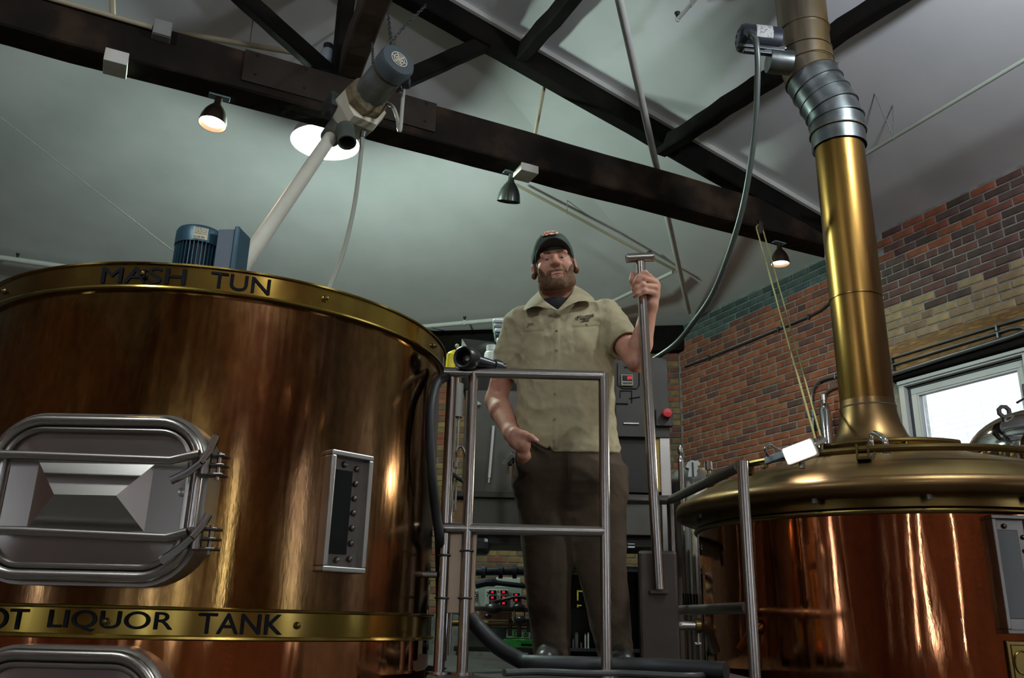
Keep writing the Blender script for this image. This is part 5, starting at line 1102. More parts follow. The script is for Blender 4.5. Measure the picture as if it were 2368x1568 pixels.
# white shirt-shaped tap marker
sh_px = [(1592, 1068), (1600, 1064), (1608, 1066), (1614, 1065), (1620, 1072), (1617, 1078), (1613, 1076), (1615, 1083), (1611, 1089), (1613, 1095), (1610, 1102), (1591, 1103), (1592, 1092), (1594, 1083), (1588, 1082), (1587, 1077)]
e = thing('tap_marker', 'white shirt-shaped tap marker standing behind the kettle lip', 'tap marker', at_y(1602, 1103, 5.35))
mb = MB(); mb.poly([at_y(x, y, 5.35) for x, y in sh_px], .02, (0, -1, 0)); mb.build('marker', 'white_plastic', e)
mb = MB(); p = at_y(1602, 1103, 5.36); mb.cyl(p, Vector((p.x, p.y, za)), .012, n=10); mb.build('stem', 'steel_dark', e, True)
mb = MB(); mb.poly([at_y(1586.5, 1081, 5.349), at_y(1592, 1084, 5.349), at_y(1591, 1086, 5.349), at_y(1586, 1083, 5.349)], .021, (0, -1, 0)); mb.build('sleeve_trim', 'ink', e)
mb = MB(); pbox(mb, 1611, 1070, 1628, 1108, 5.6, .05); solo(mb, 'wood_board', 'wood_yellow', 'yellow wood board behind the white tap marker', 'board')
for i, (x, w_, m_, lab) in enumerate(((1581, 7, 'steel_dark', 'dark pipe'), (1592, 10, 'grey_satin', 'broad grey pipe'), (1606, 9, 'pipe_tan', 'pale pipe'))):
    p = at_y(x, 1330, 5.0 + i*.08); zt = at_y(x, 1205, 5.0).z; e = thing('service_pipe', lab + ' rising beside the kettle under its lip', 'pipe', Vector((p.x, p.y, 0)), 'service pipes beside the kettle')
    mb = MB(); mb.cyl((p.x, p.y, 0), (p.x, p.y, zt), w_*.0013, n=14); mb.build('pipe_run', m_, e, True); mb = MB(); mb.cyl((p.x, p.y, at_y(x, 1400, 5).z), (p.x, p.y, at_y(x, 1372, 5).z), w_*.0017, n=14); mb.build('coupling', 'black_plastic', e, True)
a, b = at_y(1585, 1447, 3.85), at_y(1612, 1447, 3.85)
e = thing('clamp_valve', 'brassy clamp fitting on a short pipe beside the side rail', 'valve', (a.x, a.y, at_y(1600, 1470, 3.85).z))
mb = MB(); mb.cyl(a - Vector((.05, 0, 0)), b, .02, n=14); mb.build('pipe', 'steel', e, True)
mb = MB(); mb.cyl(b - Vector((.008, 0, 0)), b + Vector((.012, 0, 0)), .032, n=18); mb.build('clamp_ring', 'brass_dull', e, True)
mb = MB(); mb.cyl(b - Z*.03, b - Z*.07, .008, n=8); mb.box(b - Z*.072, (.03, .012, .012), bev=.003); mb.build('wing_nut', 'steel', e)
mb = MB(); mb.tube([b, b + Vector((.06, .05, -.02)), b + Vector((.1, .12, -.1))], .022, 12); mb.build('elbow', 'steel_dark', e, True)
# ------------------------------------------------------------------ the man: signed distance shapes turned into one surface
class Vol:
    def __init__(s, lo, hi, h):
        s.lo = np.array(lo, np.float32); s.h = h; s.n = np.ceil((np.array(hi) - np.array(lo))/h).astype(int) + 1
        s.F = np.full(s.n, .25, np.float32)
        s.ax = [s.lo[i] + h*np.arange(s.n[i], dtype=np.float32) for i in range(3)]
    def sub(s, lo, hi):
        i0 = [max(0, int((lo[k] - s.lo[k])/s.h)) for k in range(3)]; i1 = [min(s.n[k], int((hi[k] - s.lo[k])/s.h) + 2) for k in range(3)]
        sl = tuple(slice(a, max(a, b)) for a, b in zip(i0, i1))
        return sl, np.meshgrid(*[s.ax[k][sl[k]] for k in range(3)], indexing='ij')
    def put(s, fn, lo, hi, k=.02, op='u'):
        m = .06 + k; sl, (x, y, z) = s.sub([a - m for a in lo], [a + m for a in hi])
        if x.size == 0: return
        d = fn(x, y, z).astype(np.float32); f = s.F[sl]
        if op == 'u': h = np.maximum(k - np.abs(f - d), 0)/max(k, 1e-6); s.F[sl] = np.minimum(f, d) - h*h*k*.25
        else: d = -d; h = np.maximum(k - np.abs(f - d), 0)/max(k, 1e-6); s.F[sl] = np.maximum(f, d) + h*h*k*.25
    def cone(s, a, b, r1, r2, k=.02, op='u'):
        a, b = np.array(a, np.float32), np.array(b, np.float32); ba = b - a; L = float(ba @ ba) + 1e-9; r = max(r1, r2)
        def fn(x, y, z):
            px, py, pz = x - a[0], y - a[1], z - a[2]; h = np.clip((px*ba[0] + py*ba[1] + pz*ba[2])/L, 0, 1)
            return np.sqrt((px - h*ba[0])**2 + (py - h*ba[1])**2 + (pz - h*ba[2])**2) - (r1 + (r2 - r1)*h)
        s.put(fn, np.minimum(a, b) - r, np.maximum(a, b) + r, k, op)
    def chain(s, pts, rs, k=.02, op='u'):
        for i in range(len(pts)-1): s.cone(pts[i], pts[i+1], rs[i], rs[i+1], k if i == 0 else .012, op)
    def ell(s, c, r, R=None, k=.02, op='u'):
        c = np.array(c, np.float32); R = np.eye(3) if R is None else R; q = max(r)
        def fn(x, y, z):
            p = [x - c[0], y - c[1], z - c[2]]; l = [sum(R[i][j]*p[j] for j in range(3)) for i in range(3)]
            k0 = np.sqrt(sum((l[i]/r[i])**2 for i in range(3))); k1 = np.sqrt(sum((l[i]/r[i]**2)**2 for i in range(3))) + 1e-6
            return k0*(k0 - 1)/k1
        s.put(fn, c - q, c + q, k, op)
    def loft(s, rows, k=.02, op='u', fold=None, p=2.0):
        """rows: (z, cx, cy, rx, ry) ascending in z"""
        rows = sorted(rows); A = np.array(rows); lo = [min(A[:, 1] - A[:, 3]), min(A[:, 2] - A[:, 4]), A[0, 0]]; hi = [max(A[:, 1] + A[:, 3]), max(A[:, 2] + A[:, 4]), A[-1, 0]]
        def fn(x, y, z):
            zz = z; cx, cy, rx, ry = [np.interp(zz, A[:, 0], A[:, i]) for i in (1, 2, 3, 4)]
            u, v = np.abs(x - cx)/rx, np.abs(y - cy)/ry; q = (u**p + v**p)**(1/p); d = (q - 1)*np.minimum(rx, ry)
            if fold is not None: d = d + fold(x, y, z)
            return np.maximum(d, np.maximum(z - A[-1, 0], A[0, 0] - z))
        s.put(fn, lo, hi, k, op)
    def mesh(s, relax=2):
        F = s.F; n = s.n; neg = F < 0
        c = np.zeros(n - 1, np.int8)
        for i in (0, 1):
            for j in (0, 1):
                for k in (0, 1): c += neg[i:n[0]-1+i, j:n[1]-1+j, k:n[2]-1+k]
        act = np.argwhere((c > 0) & (c < 8)); idx = np.full(n - 1, -1, np.int32); idx[tuple(act.T)] = np.arange(len(act))
        acc = np.zeros((len(act), 3), np.float64); cnt = np.zeros(len(act))
        cor = [(i, j, k) for i in (0, 1) for j in (0, 1) for k in (0, 1)]
        val = {q: F[act[:, 0]+q[0], act[:, 1]+q[1], act[:, 2]+q[2]] for q in cor}
        for a in cor:
            for ax in range(3):
                if a[ax]: continue
                b = list(a); b[ax] = 1; b = tuple(b); fa, fb = val[a], val[b]; m = (fa < 0) != (fb < 0)
                t = np.where(m, fa/np.where(np.abs(fa - fb) < 1e-12, 1, fa - fb), 0)
                p = np.array(a, float)[None, :].repeat(len(act), 0); p[:, ax] += t
                acc[m] += p[m]; cnt[m] += 1
        V_ = s.lo[None, :] + s.h*(act + acc/np.maximum(cnt, 1)[:, None])
        faces = []
        for ax in range(3):
            o1, o2 = [(1, 2), (2, 0), (0, 1)][ax]; sl0 = [slice(None)]*3; sl1 = [slice(None)]*3; sl0[ax] = slice(0, -1); sl1[ax] = slice(1, None)
            e = np.argwhere(neg[tuple(sl0)] != neg[tuple(sl1)]); e = e[(e[:, o1] > 0) & (e[:, o2] > 0) & (e[:, o1] < n[o1]-1) & (e[:, o2] < n[o2]-1)]
            q = []
            for d1, d2 in ((1, 1), (0, 1), (0, 0), (1, 0)):
                t = e.copy(); t[:, o1] -= d1; t[:, o2] -= d2; q.append(idx[tuple(t.T)])
            q = np.stack(q, 1); flip = neg[tuple(e.T)]; q[~flip] = q[~flip][:, ::-1]; faces.append(q[(q >= 0).all(1)])
        faces = np.concatenate(faces)
        for _ in range(relax):   # gentle smoothing
            S = np.zeros_like(V_); K = np.zeros(len(V_))
            for i in range(4):
                for j in ((i+1) % 4, (i+3) % 4): np.add.at(S, faces[:, i], V_[faces[:, j]]); np.add.at(K, faces[:, i], 1)
            V_ = .5*V_ + .5*S/np.maximum(K, 1)[:, None]
        return V_, faces
    def build(s, name, m, parent, relax=2):
        v, f = s.mesh(relax); off = np.array(parent_world(parent)); me = bpy.data.meshes.new(name)
        me.vertices.add(len(v)); me.vertices.foreach_set('co', (v - off).astype(np.float32).ravel())
        me.loops.add(f.size); me.loops.foreach_set('vertex_index', f.ravel().astype(np.int32)); me.polygons.add(len(f))
        me.polygons.foreach_set('loop_start', np.arange(0, f.size, 4, dtype=np.int32)); me.polygons.foreach_set('loop_total', np.full(len(f), 4, np.int32))
        me.update(calc_edges=True); me.validate(); me.polygons.foreach_set('use_smooth', [True]*len(me.polygons)); me.materials.append(MATS[m])
        o = bpy.data.objects.new(name, me); COL.objects.link(o); o.parent = parent
        return o, v, f
def w(x, y, Y=3.6): return np.array(at_y(x, y, Y))
def rows(lst, Yd=3.6):
    out = []
    for (y, xl, xr, ry, Yc) in lst:
        a, b = w(xl, y, Yd), w(xr, y, Yd); out.append(((a[2] + b[2])/2, (a[0] + b[0])/2, Yc, (b[0] - a[0])/2, ry))
    return out
_fr = np.random.RandomState(4)
def make_fold(n, amp, kmin, kmax, stretch=(1, 1, 1)):
    W_ = []
    for _ in range(n):
        d = _fr.normal(size=3)*np.array(stretch); d /= np.linalg.norm(d); W_.append((d*_fr.uniform(kmin, kmax), _fr.uniform(0, 6.28), _fr.uniform(.4, 1)))
    def f(x, y, z):
        wx, wz = .02*np.sin(23*z + 9*x), .02*np.sin(19*x - 11*y); t = 0
        for d, ph, a in W_:
            q = np.sin(d[0]*(x + wx) + d[1]*y + d[2]*(z + wz) + ph); t = t + a*(1 - np.abs(q))**2
        return -amp*(t/n - .17)
    return f
mat('skin', (.52, .235, .15), (.44, .175, .11), scale=14, rough=.62, bump=.08, bscale=160, c3=(.56, .28, .19)); MATS['skin'].node_tree.nodes['Principled BSDF'].inputs['Subsurface Weight'].default_value = .08
mat('beard', (.11, .05, .022), (.24, .12, .06), scale=60, rough=.75, bump=.6, bscale=220)
mat('khaki', (.36, .30, .175), (.41, .345, .21), scale=30, rough=.85, bump=.25, bscale=420)
mat('khaki_seam', (.30, .25, .145), (.34, .285, .17), scale=30, rough=.85, bump=.25, bscale=420)
mat('trouser', (.042, .024, .011), (.064, .038, .018), scale=9, rough=.85, bump=.25, bscale=380)
mat('tee_black', (.010, .009, .012), rough=.9); mat('cap_green', (.035, .06, .045), (.05, .08, .06), scale=40, rough=.8, bump=.2, bscale=300); mat('cap_black', (.010, .010, .012), rough=.75)
mat('boot', (.018, .015, .014), (.03, .026, .022), scale=12, rough=.38); mat('eye_white', (.30, .26, .23), rough=.25); mat('iris', (.03, .025, .02), rough=.15); mat('lip', (.36, .14, .10), rough=.45); mat('nail', (.62, .40, .33), rough=.3); mat('patch_orange', (.45, .14, .07), (.75, .66, .55), scale=70, rough=.8, contrast=(.5, .56))
man = thing('person', 'man in khaki work shirt, brown trousers and cap, holding a steel paddle', 'person', (.29, 3.6, DZ))
# ---- head frame
HC = w(1281.5, 615, 3.53); hf = np.array([-.03, -1, -.06]); hf /= np.linalg.norm(hf)
hu = np.array([-.165, 0, 1.]); hu -= hf*(hu @ hf); hu /= np.linalg.norm(hu); hr = np.cross(hu, hf); HS = 1.05
HR = np.stack([hr, hf, hu])        # rows: local axes
def hl(x, y, z): return HC + HS*(hr*x + hf*y + hu*z)
def head(V_):
    V_.ell(hl(0, -.022, .045), [.080*HS, .098*HS, .088*HS], HR, .01)
    V_.ell(hl(0, .012, -.028), [.073*HS, .082*HS, .092*HS], HR, .03)
    V_.ell(hl(0, .022, -.078), [.066*HS, .064*HS, .046*HS], HR, .025)
    V_.ell(hl(0, .066, -.104), [.030*HS, .026*HS, .022*HS], HR, .025)
    for sg in (-1, 1):
        V_.ell(hl(sg*.043, .058, -.028), [.028*HS]*3, HR, .025)
        V_.ell(hl(sg*.05, .0, -.08), [.026*HS, .04*HS, .03*HS], HR, .02)
        V_.ell(hl(sg*.089, -.012, -.008), [.010*HS, .022*HS, .034*HS], HR, .008)
        V_.ell(hl(sg*.092, -.008, -.030), [.009*HS, .012*HS, .012*HS], HR, .006)
        V_.ell(hl(sg*.095, -.004, -.004), [.006*HS, .010*HS, .018*HS], HR, .006, 'c')
    V_.cone(hl(-.046, .078, .026), hl(.046, .078, .026), .013, .013, .02)
    for sg in (-1, 1): V_.ell(hl(sg*.031, .098, .006), [.019*HS, .016*HS, .011*HS], HR, .012, 'c')
    for sg in (-1, 1): V_.ell(hl(sg*.031, .0768, .0105), [.0165*HS, .0145*HS, .0105*HS], HR, .003); V_.ell(hl(sg*.031, .0765, -.0055), [.017*HS, .0140*HS, .0085*HS], HR, .004)
    V_.cone(hl(0, .086, .016), hl(0, .112, -.022), .009, .0145, .012)
    for sg in (-1, 1): V_.ell(hl(sg*.0155, .100, -.026), [.0105*HS]*3, HR, .008)
    for sg in (-1, 1): V_.ell(hl(sg*.009, .108, -.036), [.0048*HS, .006*HS, .005*HS], HR, .004, 'c')
    V_.cone(hl(-.020, .086, -.061), hl(.020, .086, -.061), .0075, .0075, .008)
    V_.cone(hl(-.017, .085, -.074), hl(.017, .085, -.074), .008, .008, .008)
    V_.cone(hl(-.026, .094, -.070), hl(0, .096, -.0665), .0024, .0024, .004, 'c'); V_.cone(hl(.026, .094, -.070), hl(0, .096, -.0665), .0024, .0024, .004, 'c')
    for sg in (-1, 1): V_.cone(hl(sg*.022, .100, -.03), hl(sg*.036, .083, -.062), .003, .003, .010, 'c')
def neck(V_): V_.cone(hl(0, -.028, -.07), w(1287, 706, 3.62), .067, .078, .03)
# ---- limb landmarks
SR, ER_, WR = w(1200, 748, 3.65), w(1147, 925, 3.70), w(1183, 1002, 3.50)
SL_, EL, WL = w(1402, 730, 3.63), w(1473, 836, 3.43), w(1503, 706, 3.372)
def arms(V_, g=0):
    V_.chain([SR, SR*.5 + ER_*.5, ER_], [.062 + g, .057 + g, .046 + g]); V_.chain([ER_, ER_*.65 + WR*.35, WR], [.046 + g, .049 + g, .032 + g], .02)
    V_.chain([SL_, SL_*.5 + EL*.5, EL], [.062 + g, .056 + g, .043 + g]); V_.chain([EL, EL*.68 + WL*.32, WL], [.043 + g, .047 + g, .031 + g], .02)
def hand_pocket(V_):
    a = w(1208, 1030, 3.455); V_.chain([WR, WR*.5 + a*.5, a], [.032, .037, .035], .02)
    th = [w(1192, 1002, 3.462), w(1213, 1006, 3.440), w(1228, 1012, 3.428), w(1241, 1019, 3.432)]; V_.chain(th, [.021, .0155, .013, .0105], .018)
    for i, (x, y) in enumerate(((1226, 1062), (1218, 1070), (1209, 1072), (1200, 1066))):
        b = a + (w(x, y, 3.47) - a)*.3; V_.chain([b, (b + w(x, y, 3.475))/2 + np.array([0, -.004, 0]), w(x, y, 3.482)], [.0115, .0105, .009], .01)
GRIP = [((1504, 641), (1492, 632), (1477, 641), (1468.5, 651)), ((1514, 653), (1488, 644), (1475, 652), (1468, 660)), ((1516, 665), (1487, 660), (1474, 667), (1468, 674)), ((1512, 677), (1489, 673), (1475, 680), (1467.5, 686))]
def hand_grip(V_):
    a = w(1507, 664, 3.372); V_.chain([WL, w(1506, 684, 3.376), a, w(1502, 650, 3.368)], [.031, .034, .034, .026], .02)
    V_.cone(w(1511, 657, 3.355), w(1509, 676, 3.355), .022, .020, .02)
    V_.cone(w(1494, 672, 3.378), w(1490, 655, 3.378), .020, .016, .02)
    for i, (m_, p, d, t) in enumerate(GRIP):
        r = (.0112, .0116, .0112, .0102)[i]; V_.chain([w(*m_, 3.335), w(*p, 3.291), w(*d, 3.291), w(*t, 3.308)], [r*1.12, r*1.05, r*.95, r*.82], .006)
    V_.chain([w(1486, 690, 3.372), w(1470, 668, 3.362), w(1463, 648, 3.352), w(1463.5, 634, 3.345)], [.020, .016, .0135, .0115], .012)
TORSO = rows([(688, 1240, 1345, .075, 3.625), (704, 1220, 1382, .095, 3.625), (722, 1203, 1404, .115, 3.625), (745, 1195, 1414, .13, 3.622), (790, 1193, 1417, .142, 3.62), (850, 1196, 1418, .150, 3.615), (920, 1193, 1421, .158, 3.61), (960, 1191, 1425, .162, 3.61), (1000, 1190, 1430, .160, 3.615), (1080, 1195, 1440, .148, 3.62), (1150, 1200, 1442, .13, 3.62)])
LEG_R = [(1110, 1189, 1319, .125, 3.62), (1200, 1199, 1320, .112, 3.62), (1260, 1206, 1321, .10, 3.615), (1300, 1209, 1321, .095, 3.61), (1350, 1214, 1321, .09, 3.615), (1400, 1220, 1321, .088, 3.625), (1450, 1227, 1321, .088, 3.635), (1500, 1232, 1319, .090, 3.635), (1533, 1238, 1321, .095, 3.63)]
LEG_L = [(1110, 1315, 1447, .125, 3.62), (1200, 1322, 1450, .112, 3.62), (1260, 1328, 1450, .10, 3.615), (1300, 1333, 1449, .095, 3.61), (1350, 1343, 1452, .09, 3.615), (1400, 1355, 1458, .088, 3.625), (1450, 1366, 1462, .088, 3.635), (1500, 1380, 1467, .090, 3.635), (1535, 1388, 1471, .095, 3.63)]
def shrink(R_, g): return [(z, cx, cy, rx - g, ry - g) for z, cx, cy, rx, ry in R_]
# body: one surface from crown to feet
B_ = Vol((-.22, 3.20, 1.325), (.74, 3.86, 3.20), .0042)
B_.loft(shrink(TORSO, .034), .01); B_.loft(shrink(rows(LEG_R), .024), .02); B_.loft(shrink(rows(LEG_L), .024), .02)
arms(B_); neck(B_); head(B_); hand_pocket(B_); hand_grip(B_)
for (x, xt) in ((1279, 1268), (1428, 1440)):
    a = w(x, 1540, 3.66); a[2] = DZ + .06; b = w(xt, 1540, 3.47); b[2] = DZ + .045; B_.cone(a, b, .035, .03, .02)
body, bv, bf = B_.build('body', 'skin', man, 2); del B_
# beard: a thin shell over jaw, chin and lip
Q_ = Vol(HC - .16, HC + .16, .0032); head(Q_); neck(Q_)
sl, (x, y, z) = Q_.sub(HC - .2, HC + .2)
lx, ly, lz = [((x - HC[0])*HR[i][0] + (y - HC[1])*HR[i][1] + (z - HC[2])*HR[i][2])/HS for i in range(3)]
ax_ = np.abs(lx)
jaw = np.maximum.reduce([lz + .082 - np.clip((ax_ - .030)*1.5, 0, .062), -(lz + .100 + .45*ly), -(ly + .02)])                # jaw and chin, rising to the sideburns
burn = np.maximum.reduce([lz - .03, -(lz + .09), np.abs(ly - .012) - .022, .06 - ax_, ax_ - .088])
tash = np.maximum.reduce([np.abs(lz + .0520) - .0065, ax_ - .034, -(ly - .05)])
side = np.maximum.reduce([np.abs(ax_ - .034) - .009, lz + .050, -(lz + .095), -(ly - .05)])
mouth = np.maximum.reduce([np.abs(lz + .070) - .012, ax_ - .025])
reg = np.maximum(np.minimum.reduce([jaw, burn, tash, side]), -mouth)
Q_.F[sl] = np.maximum(Q_.F[sl] - .0022, reg*.8)
Q_.build('beard', 'beard', man, 3); del Q_
for sg in (-1, 1):
    mb = MB(); mb.tube([Vector(hl(sg*.014, .095, .027)), Vector(hl(sg*.034, .092, .031)), Vector(hl(sg*.052, .078, .024))], [.0035, .0045, .002], 8); mb.build('eyebrow', 'beard', man, True)
    c = Vector(hl(sg*.031, .0765, .004)); mb = MB(); mb.sphere(c, .0142, 14); eo = mb.build('eye', 'eye_white', man, True)
    g = (CAM - c).normalized(); mb = MB(); mb.lathe([(.001, .0149), (.0055, .0140), (.0060, .0130)], c, g, n=14); mb.build('iris', 'iris', eo, True)
mb = MB(); mb.tube([Vector(hl(-.024, .090, -.071)), Vector(hl(0, .0955, -.067)), Vector(hl(.024, .090, -.071))], .0016, 6); mb.build('mouth_line', mat('mouth_dark', (.10, .03, .025), rough=.5), man, True)
mb = MB(); mb.tube([Vector(hl(-.016, .0895, -.0745)), Vector(hl(0, .093, -.0755)), Vector(hl(.016, .0895, -.0745))], [.002, .0042, .002], 8); mb.build('lower_lip', 'lip', man, True)
mb = MB(); q = Vector(w(1239, 1017.5, 3.420)); mb.sphere(q, .0072, 10, (1.2, .45, .8)); mb.build('thumbnail', 'nail', man, True)
# hair at the sides under the cap
mb = MB()
# ---- cap
cap = bpy.data.objects.new('cap', None); COL.objects.link(cap); cap.parent = man; cap.location = Vector(hl(0, -.02, .05)) - Vector(man.location); cap['label'] = 'dark green baseball cap with black visor'
C_ = Vol(HC + np.array([-.16, -.2, -.06]), HC + np.array([.16, .2, .2]), .0035)
C_.ell(hl(0, -.022, .048), [.092*HS, .109*HS, .096*HS], HR, .01); C_.ell(hl(0, .035, .075), [.068*HS, .05*HS, .062*HS], HR, .03)
sl, (x, y, z) = C_.sub(HC - .3, HC + .3); lx, ly, lz = [((x - HC[0])*HR[i][0] + (y - HC[1])*HR[i][1] + (z - HC[2])*HR[i][2])/HS for i in range(3)]
C_.F[sl] = np.maximum(C_.F[sl], .040 - .62*np.clip(-(ly - .05), 0, .2)*.55 - lz); C_.ell(hl(0, -.022, .020), [.082*HS, .099*HS, .075*HS], HR, .004, 'c')
C_.build('crown', 'cap_green', cap, 2); del C_
def visor_pt(u_, v_, t=0):
    """u across -1..1, v from forehead 0 to front edge 1"""
    x = .080*u_*(1 - .10*v_); y0 = .088*sqrt(max(0, 1 - (u_*.93)**2)) - .012; y = y0 + .078*v_*sqrt(max(.0, 1 - .55*u_*u_)); zz = .047 + .030*v_ - .034*u_*u_*(1 - .15*v_) - .010*v_*v_
    return Vector(hl(x, y, zz + t))
vs = []; nu, nv = 20, 8
for t in (0, .005):
    for j in range(nv + 1):
        for i in range(nu + 1): vs.append(visor_pt(-1 + 2*i/nu, j/nv, t))
fs = []; o = (nu + 1)*(nv + 1)
for j in range(nv):
    for i in range(nu):
        a = j*(nu+1) + i; fs += [(a, a+1, a+nu+2, a+nu+1), (o+a, o+a+nu+1, o+a+nu+2, o+a+1)]
for i in range(nu): a = nv*(nu+1) + i; fs.append((a, a+1, o+a+1, o+a))
for j in range(nv): a = j*(nu+1); b = a + nu; fs += [(a, a+nu+1, o+a+nu+1, o+a), (b, o+b, o+b+nu+1, b+nu+1)]
MB().add(vs, fs).build('visor', 'cap_black', cap, True, 60)
vs = []; 
for j in range(5):
    for i in range(9):
        a = -.42 + .84*i/8; e_ = .55 + .5*j/4; vs.append(Vector(hl(.086*sin(a)*cos(e_)*1.25, .012 + .088*cos(a)*cos(e_)*1.06, .062 + .098*sin(e_)*.88)))
MB().add(vs, [(j*9 + i, j*9 + i + 1, j*9 + i + 10, j*9 + i + 9) for j in range(4) for i in range(8)]).build('cap_badge', 'patch_orange', cap, True)
mb = MB(); mb.sphere(Vector(hl(0, -.02, .150)), .008, 10, (1, 1, .6)); mb.build('cap_button', 'cap_green', cap, True)
# ---- t-shirt, shirt
T_ = Vol((-.05, 3.40, w(1290, 790)[2] - .02), (.62, 3.85, w(1290, 680)[2] + .02), .005)
T_.loft(shrink(TORSO[-7:], .022), .01); T_.cone(w(1287, 695, 3.605), w(1287, 715, 3.6), .079, .10, .03); T_.cone(w(1286, 660, 3.56), w(1286, 690, 3.585), .065, .0745, .01, 'c')
T_.build('t_shirt', 'tee_black', man, 2); del T_
fold1 = make_fold(6, .030, 14, 30, (1, .5, .5)); fold2 = make_fold(6, .011, 32, 60, (.9, .6, .8))
S_ = Vol((-.24, 3.36, w(1290, 1075)[2]), (.72, 3.90, w(1290, 655)[2]), .0046)
def sf(x, y, z): return fold1(x, y, z) + fold2(x, y, z)
S_.loft(TORSO, .015, fold=sf)
def sleeve(a, b, r1, r2, e):
    a, b = np.array(a), np.array(b); ba = b - a; L = ba @ ba; u_ = ba/np.sqrt(L)
    def fn(x, y, z):
        px, py, pz = x - a[0], y - a[1], z - a[2]; h = np.clip((px*ba[0] + py*ba[1] + pz*ba[2])/L, 0, 1.2)
        d = np.sqrt((px - h*ba[0])**2 + (py - h*ba[1])**2 + (pz - h*ba[2])**2) - (r1 + (r2 - r1)*h) + .9*sf(x, y, z)
        return np.maximum(d, (px*u_[0] + py*u_[1] + pz*u_[2]) - np.sqrt(L))
    S_.put(fn, np.minimum(a, b) - r1, np.maximum(a, b) + r1, e)
sleeve(SR + np.array([.012, 0, -.01]), SR + (ER_ - SR)*.70, .086, .070, .04); sleeve(SL_ + np.array([-.012, 0, -.01]), SL_ + (EL - SL_)*.66, .086, .072, .04)
# hollow cuffs
for A_, B2_, t0 in ((SR, ER_, .56), (SL_, EL, .54)): S_.cone(A_ + (B2_ - A_)*(t0 + .04), A_ + (B2_ - A_)*.9, .058, .060, .006, 'c')
S_.cone(w(1286, 650, 3.55), w(1287, 694, 3.60), .074, .082, .012, 'c')                                   # neck opening
S_.chain([w(1284, 690, 3.43), w(1288, 708, 3.43)], [.028, .005], .008, 'c')                              # open collar V
sl, (x, y, z) = S_.sub((-1, 3, 1), (2, 4.2, 4))
hemx = [w(px_, 1040)[0] for px_ in (1185, 1205, 1225, 1262, 1268, 1276, 1330, 1400, 1440)]; hemz = [w(1300, py_)[2] for py_ in (1012, 1016, 1030, 1051, 1046, 1058, 1058, 1054, 1046)]
S_.F[sl] = np.maximum(S_.F[sl], np.interp(x, hemx, hemz) - z)
S_.cone(w(1196, 1004, 3.455), w(1226, 1010, 3.42), .018, .015, .008, 'c')                               # gathered over the thumb
shirt, sv, sfc = S_.build('shirt', 'khaki', man, 2); del S_
BVH = BVHTree.FromPolygons([Vector(v) for v in sv], [tuple(f) for f in sfc.tolist()])
def on_shirt(px_, py_, off=.003):
    r = ray(px_, py_).normalized(); h = BVH.ray_cast(CAM, r)
    return (h[0] - r*off) if h[0] else at_y(px_, py_, 3.46)
def shirt_patch(name, quad, m, off=.0035, nx=8, ny=10, par=None):
    (x0, y0), (x1, y1), (x2, y2), (x3, y3) = quad; vs = []
    for j in range(ny + 1):
        for i in range(nx + 1):
            s_, t = i/nx, j/ny; X = (x0*(1-s_) + x1*s_)*(1-t) + (x3*(1-s_) + x2*s_)*t; Y_ = (y0*(1-s_) + y1*s_)*(1-t) + (y3*(1-s_) + y2*s_)*t
            edge = i in (0, nx) or j in (0, ny); vs.append(on_shirt(X, Y_, off if not edge else -.001))
    return MB().add(vs, [(j*(nx+1) + i, j*(nx+1) + i + 1, (j+1)*(nx+1) + i + 1, (j+1)*(nx+1) + i) for j in range(ny) for i in range(nx)]).build(name, m, par or shirt, True, 180)
shirt_patch('chest_pocket', ((1209, 760), (1259, 757), (1262, 832), (1212, 838)), 'khaki'); shirt_patch('chest_pocket', ((1322, 750), (1388, 746), (1388, 815), (1328, 817)), 'khaki')
shirt_patch('pocket_flap', ((1208, 757), (1260, 754), (1261, 769), (1209, 773)), 'khaki_seam', .005, 8, 3); shirt_patch('pocket_flap', ((1321, 746), (1389, 742), (1389, 757), (1322, 762)), 'khaki_seam', .005, 8, 3)
shirt_patch('button_placket', ((1280, 722), (1297, 720), (1294, 1054), (1276, 1054)), 'khaki', .003, 4, 40)
for (x, y) in ((1287, 766), (1286, 811), (1284, 860), (1283, 912), (1282, 970), (1281, 1020), (1356, 752)):
    c = on_shirt(x, y, .004); mb = MB(); mb.lathe([(.001, .002), (.004, .0018), (.0056, .003), (.0062, .001), (.006, -.003)], c, (CAM - c).normalized(), n=14); mb.build('button', 'khaki_seam', shirt, True)
def shirt_text(txt, x, y, wd_, ht, rot=0, shear=.35, name='embroidery', bold=.0):
    vs, fs = text_mesh(txt, 1, shear=shear, bold=bold); xs = [v[0] for v in vs]; ys = [v[1] for v in vs]; a, b, c, d = min(xs), max(xs), min(ys), max(ys); out = []
    for v in vs:
        u_, t = (v[0]-a)/(b-a)*wd_, -(v[1]-c)/(d-c)*ht; out.append(on_shirt(x + u_*cos(rot) - t*sin(rot), y + u_*sin(rot) + t*cos(rot), .0045))
    MB().add(out, fs).build(name, 'ink', shirt)
shirt_text('Jon', 1218, 757, 16, 11, -.12)
shirt_text('Maumee', 1335, 741, 40, 11, -.22); shirt_text('Bay', 1348, 747, 19, 11, -.2)
def shirt_stroke(pts, r=.0012): MB().tube([on_shirt(x, y, .0045) for x, y in pts], r, 5).build('embroidery', 'ink', shirt, True)
shirt_stroke([(1333, 741), (1331, 736), (1334, 733), (1338, 736)]); shirt_stroke([(1342, 745), (1352, 743), (1362, 742)]); shirt_stroke([(1342, 737), (1350, 740), (1374, 729)], .0008)
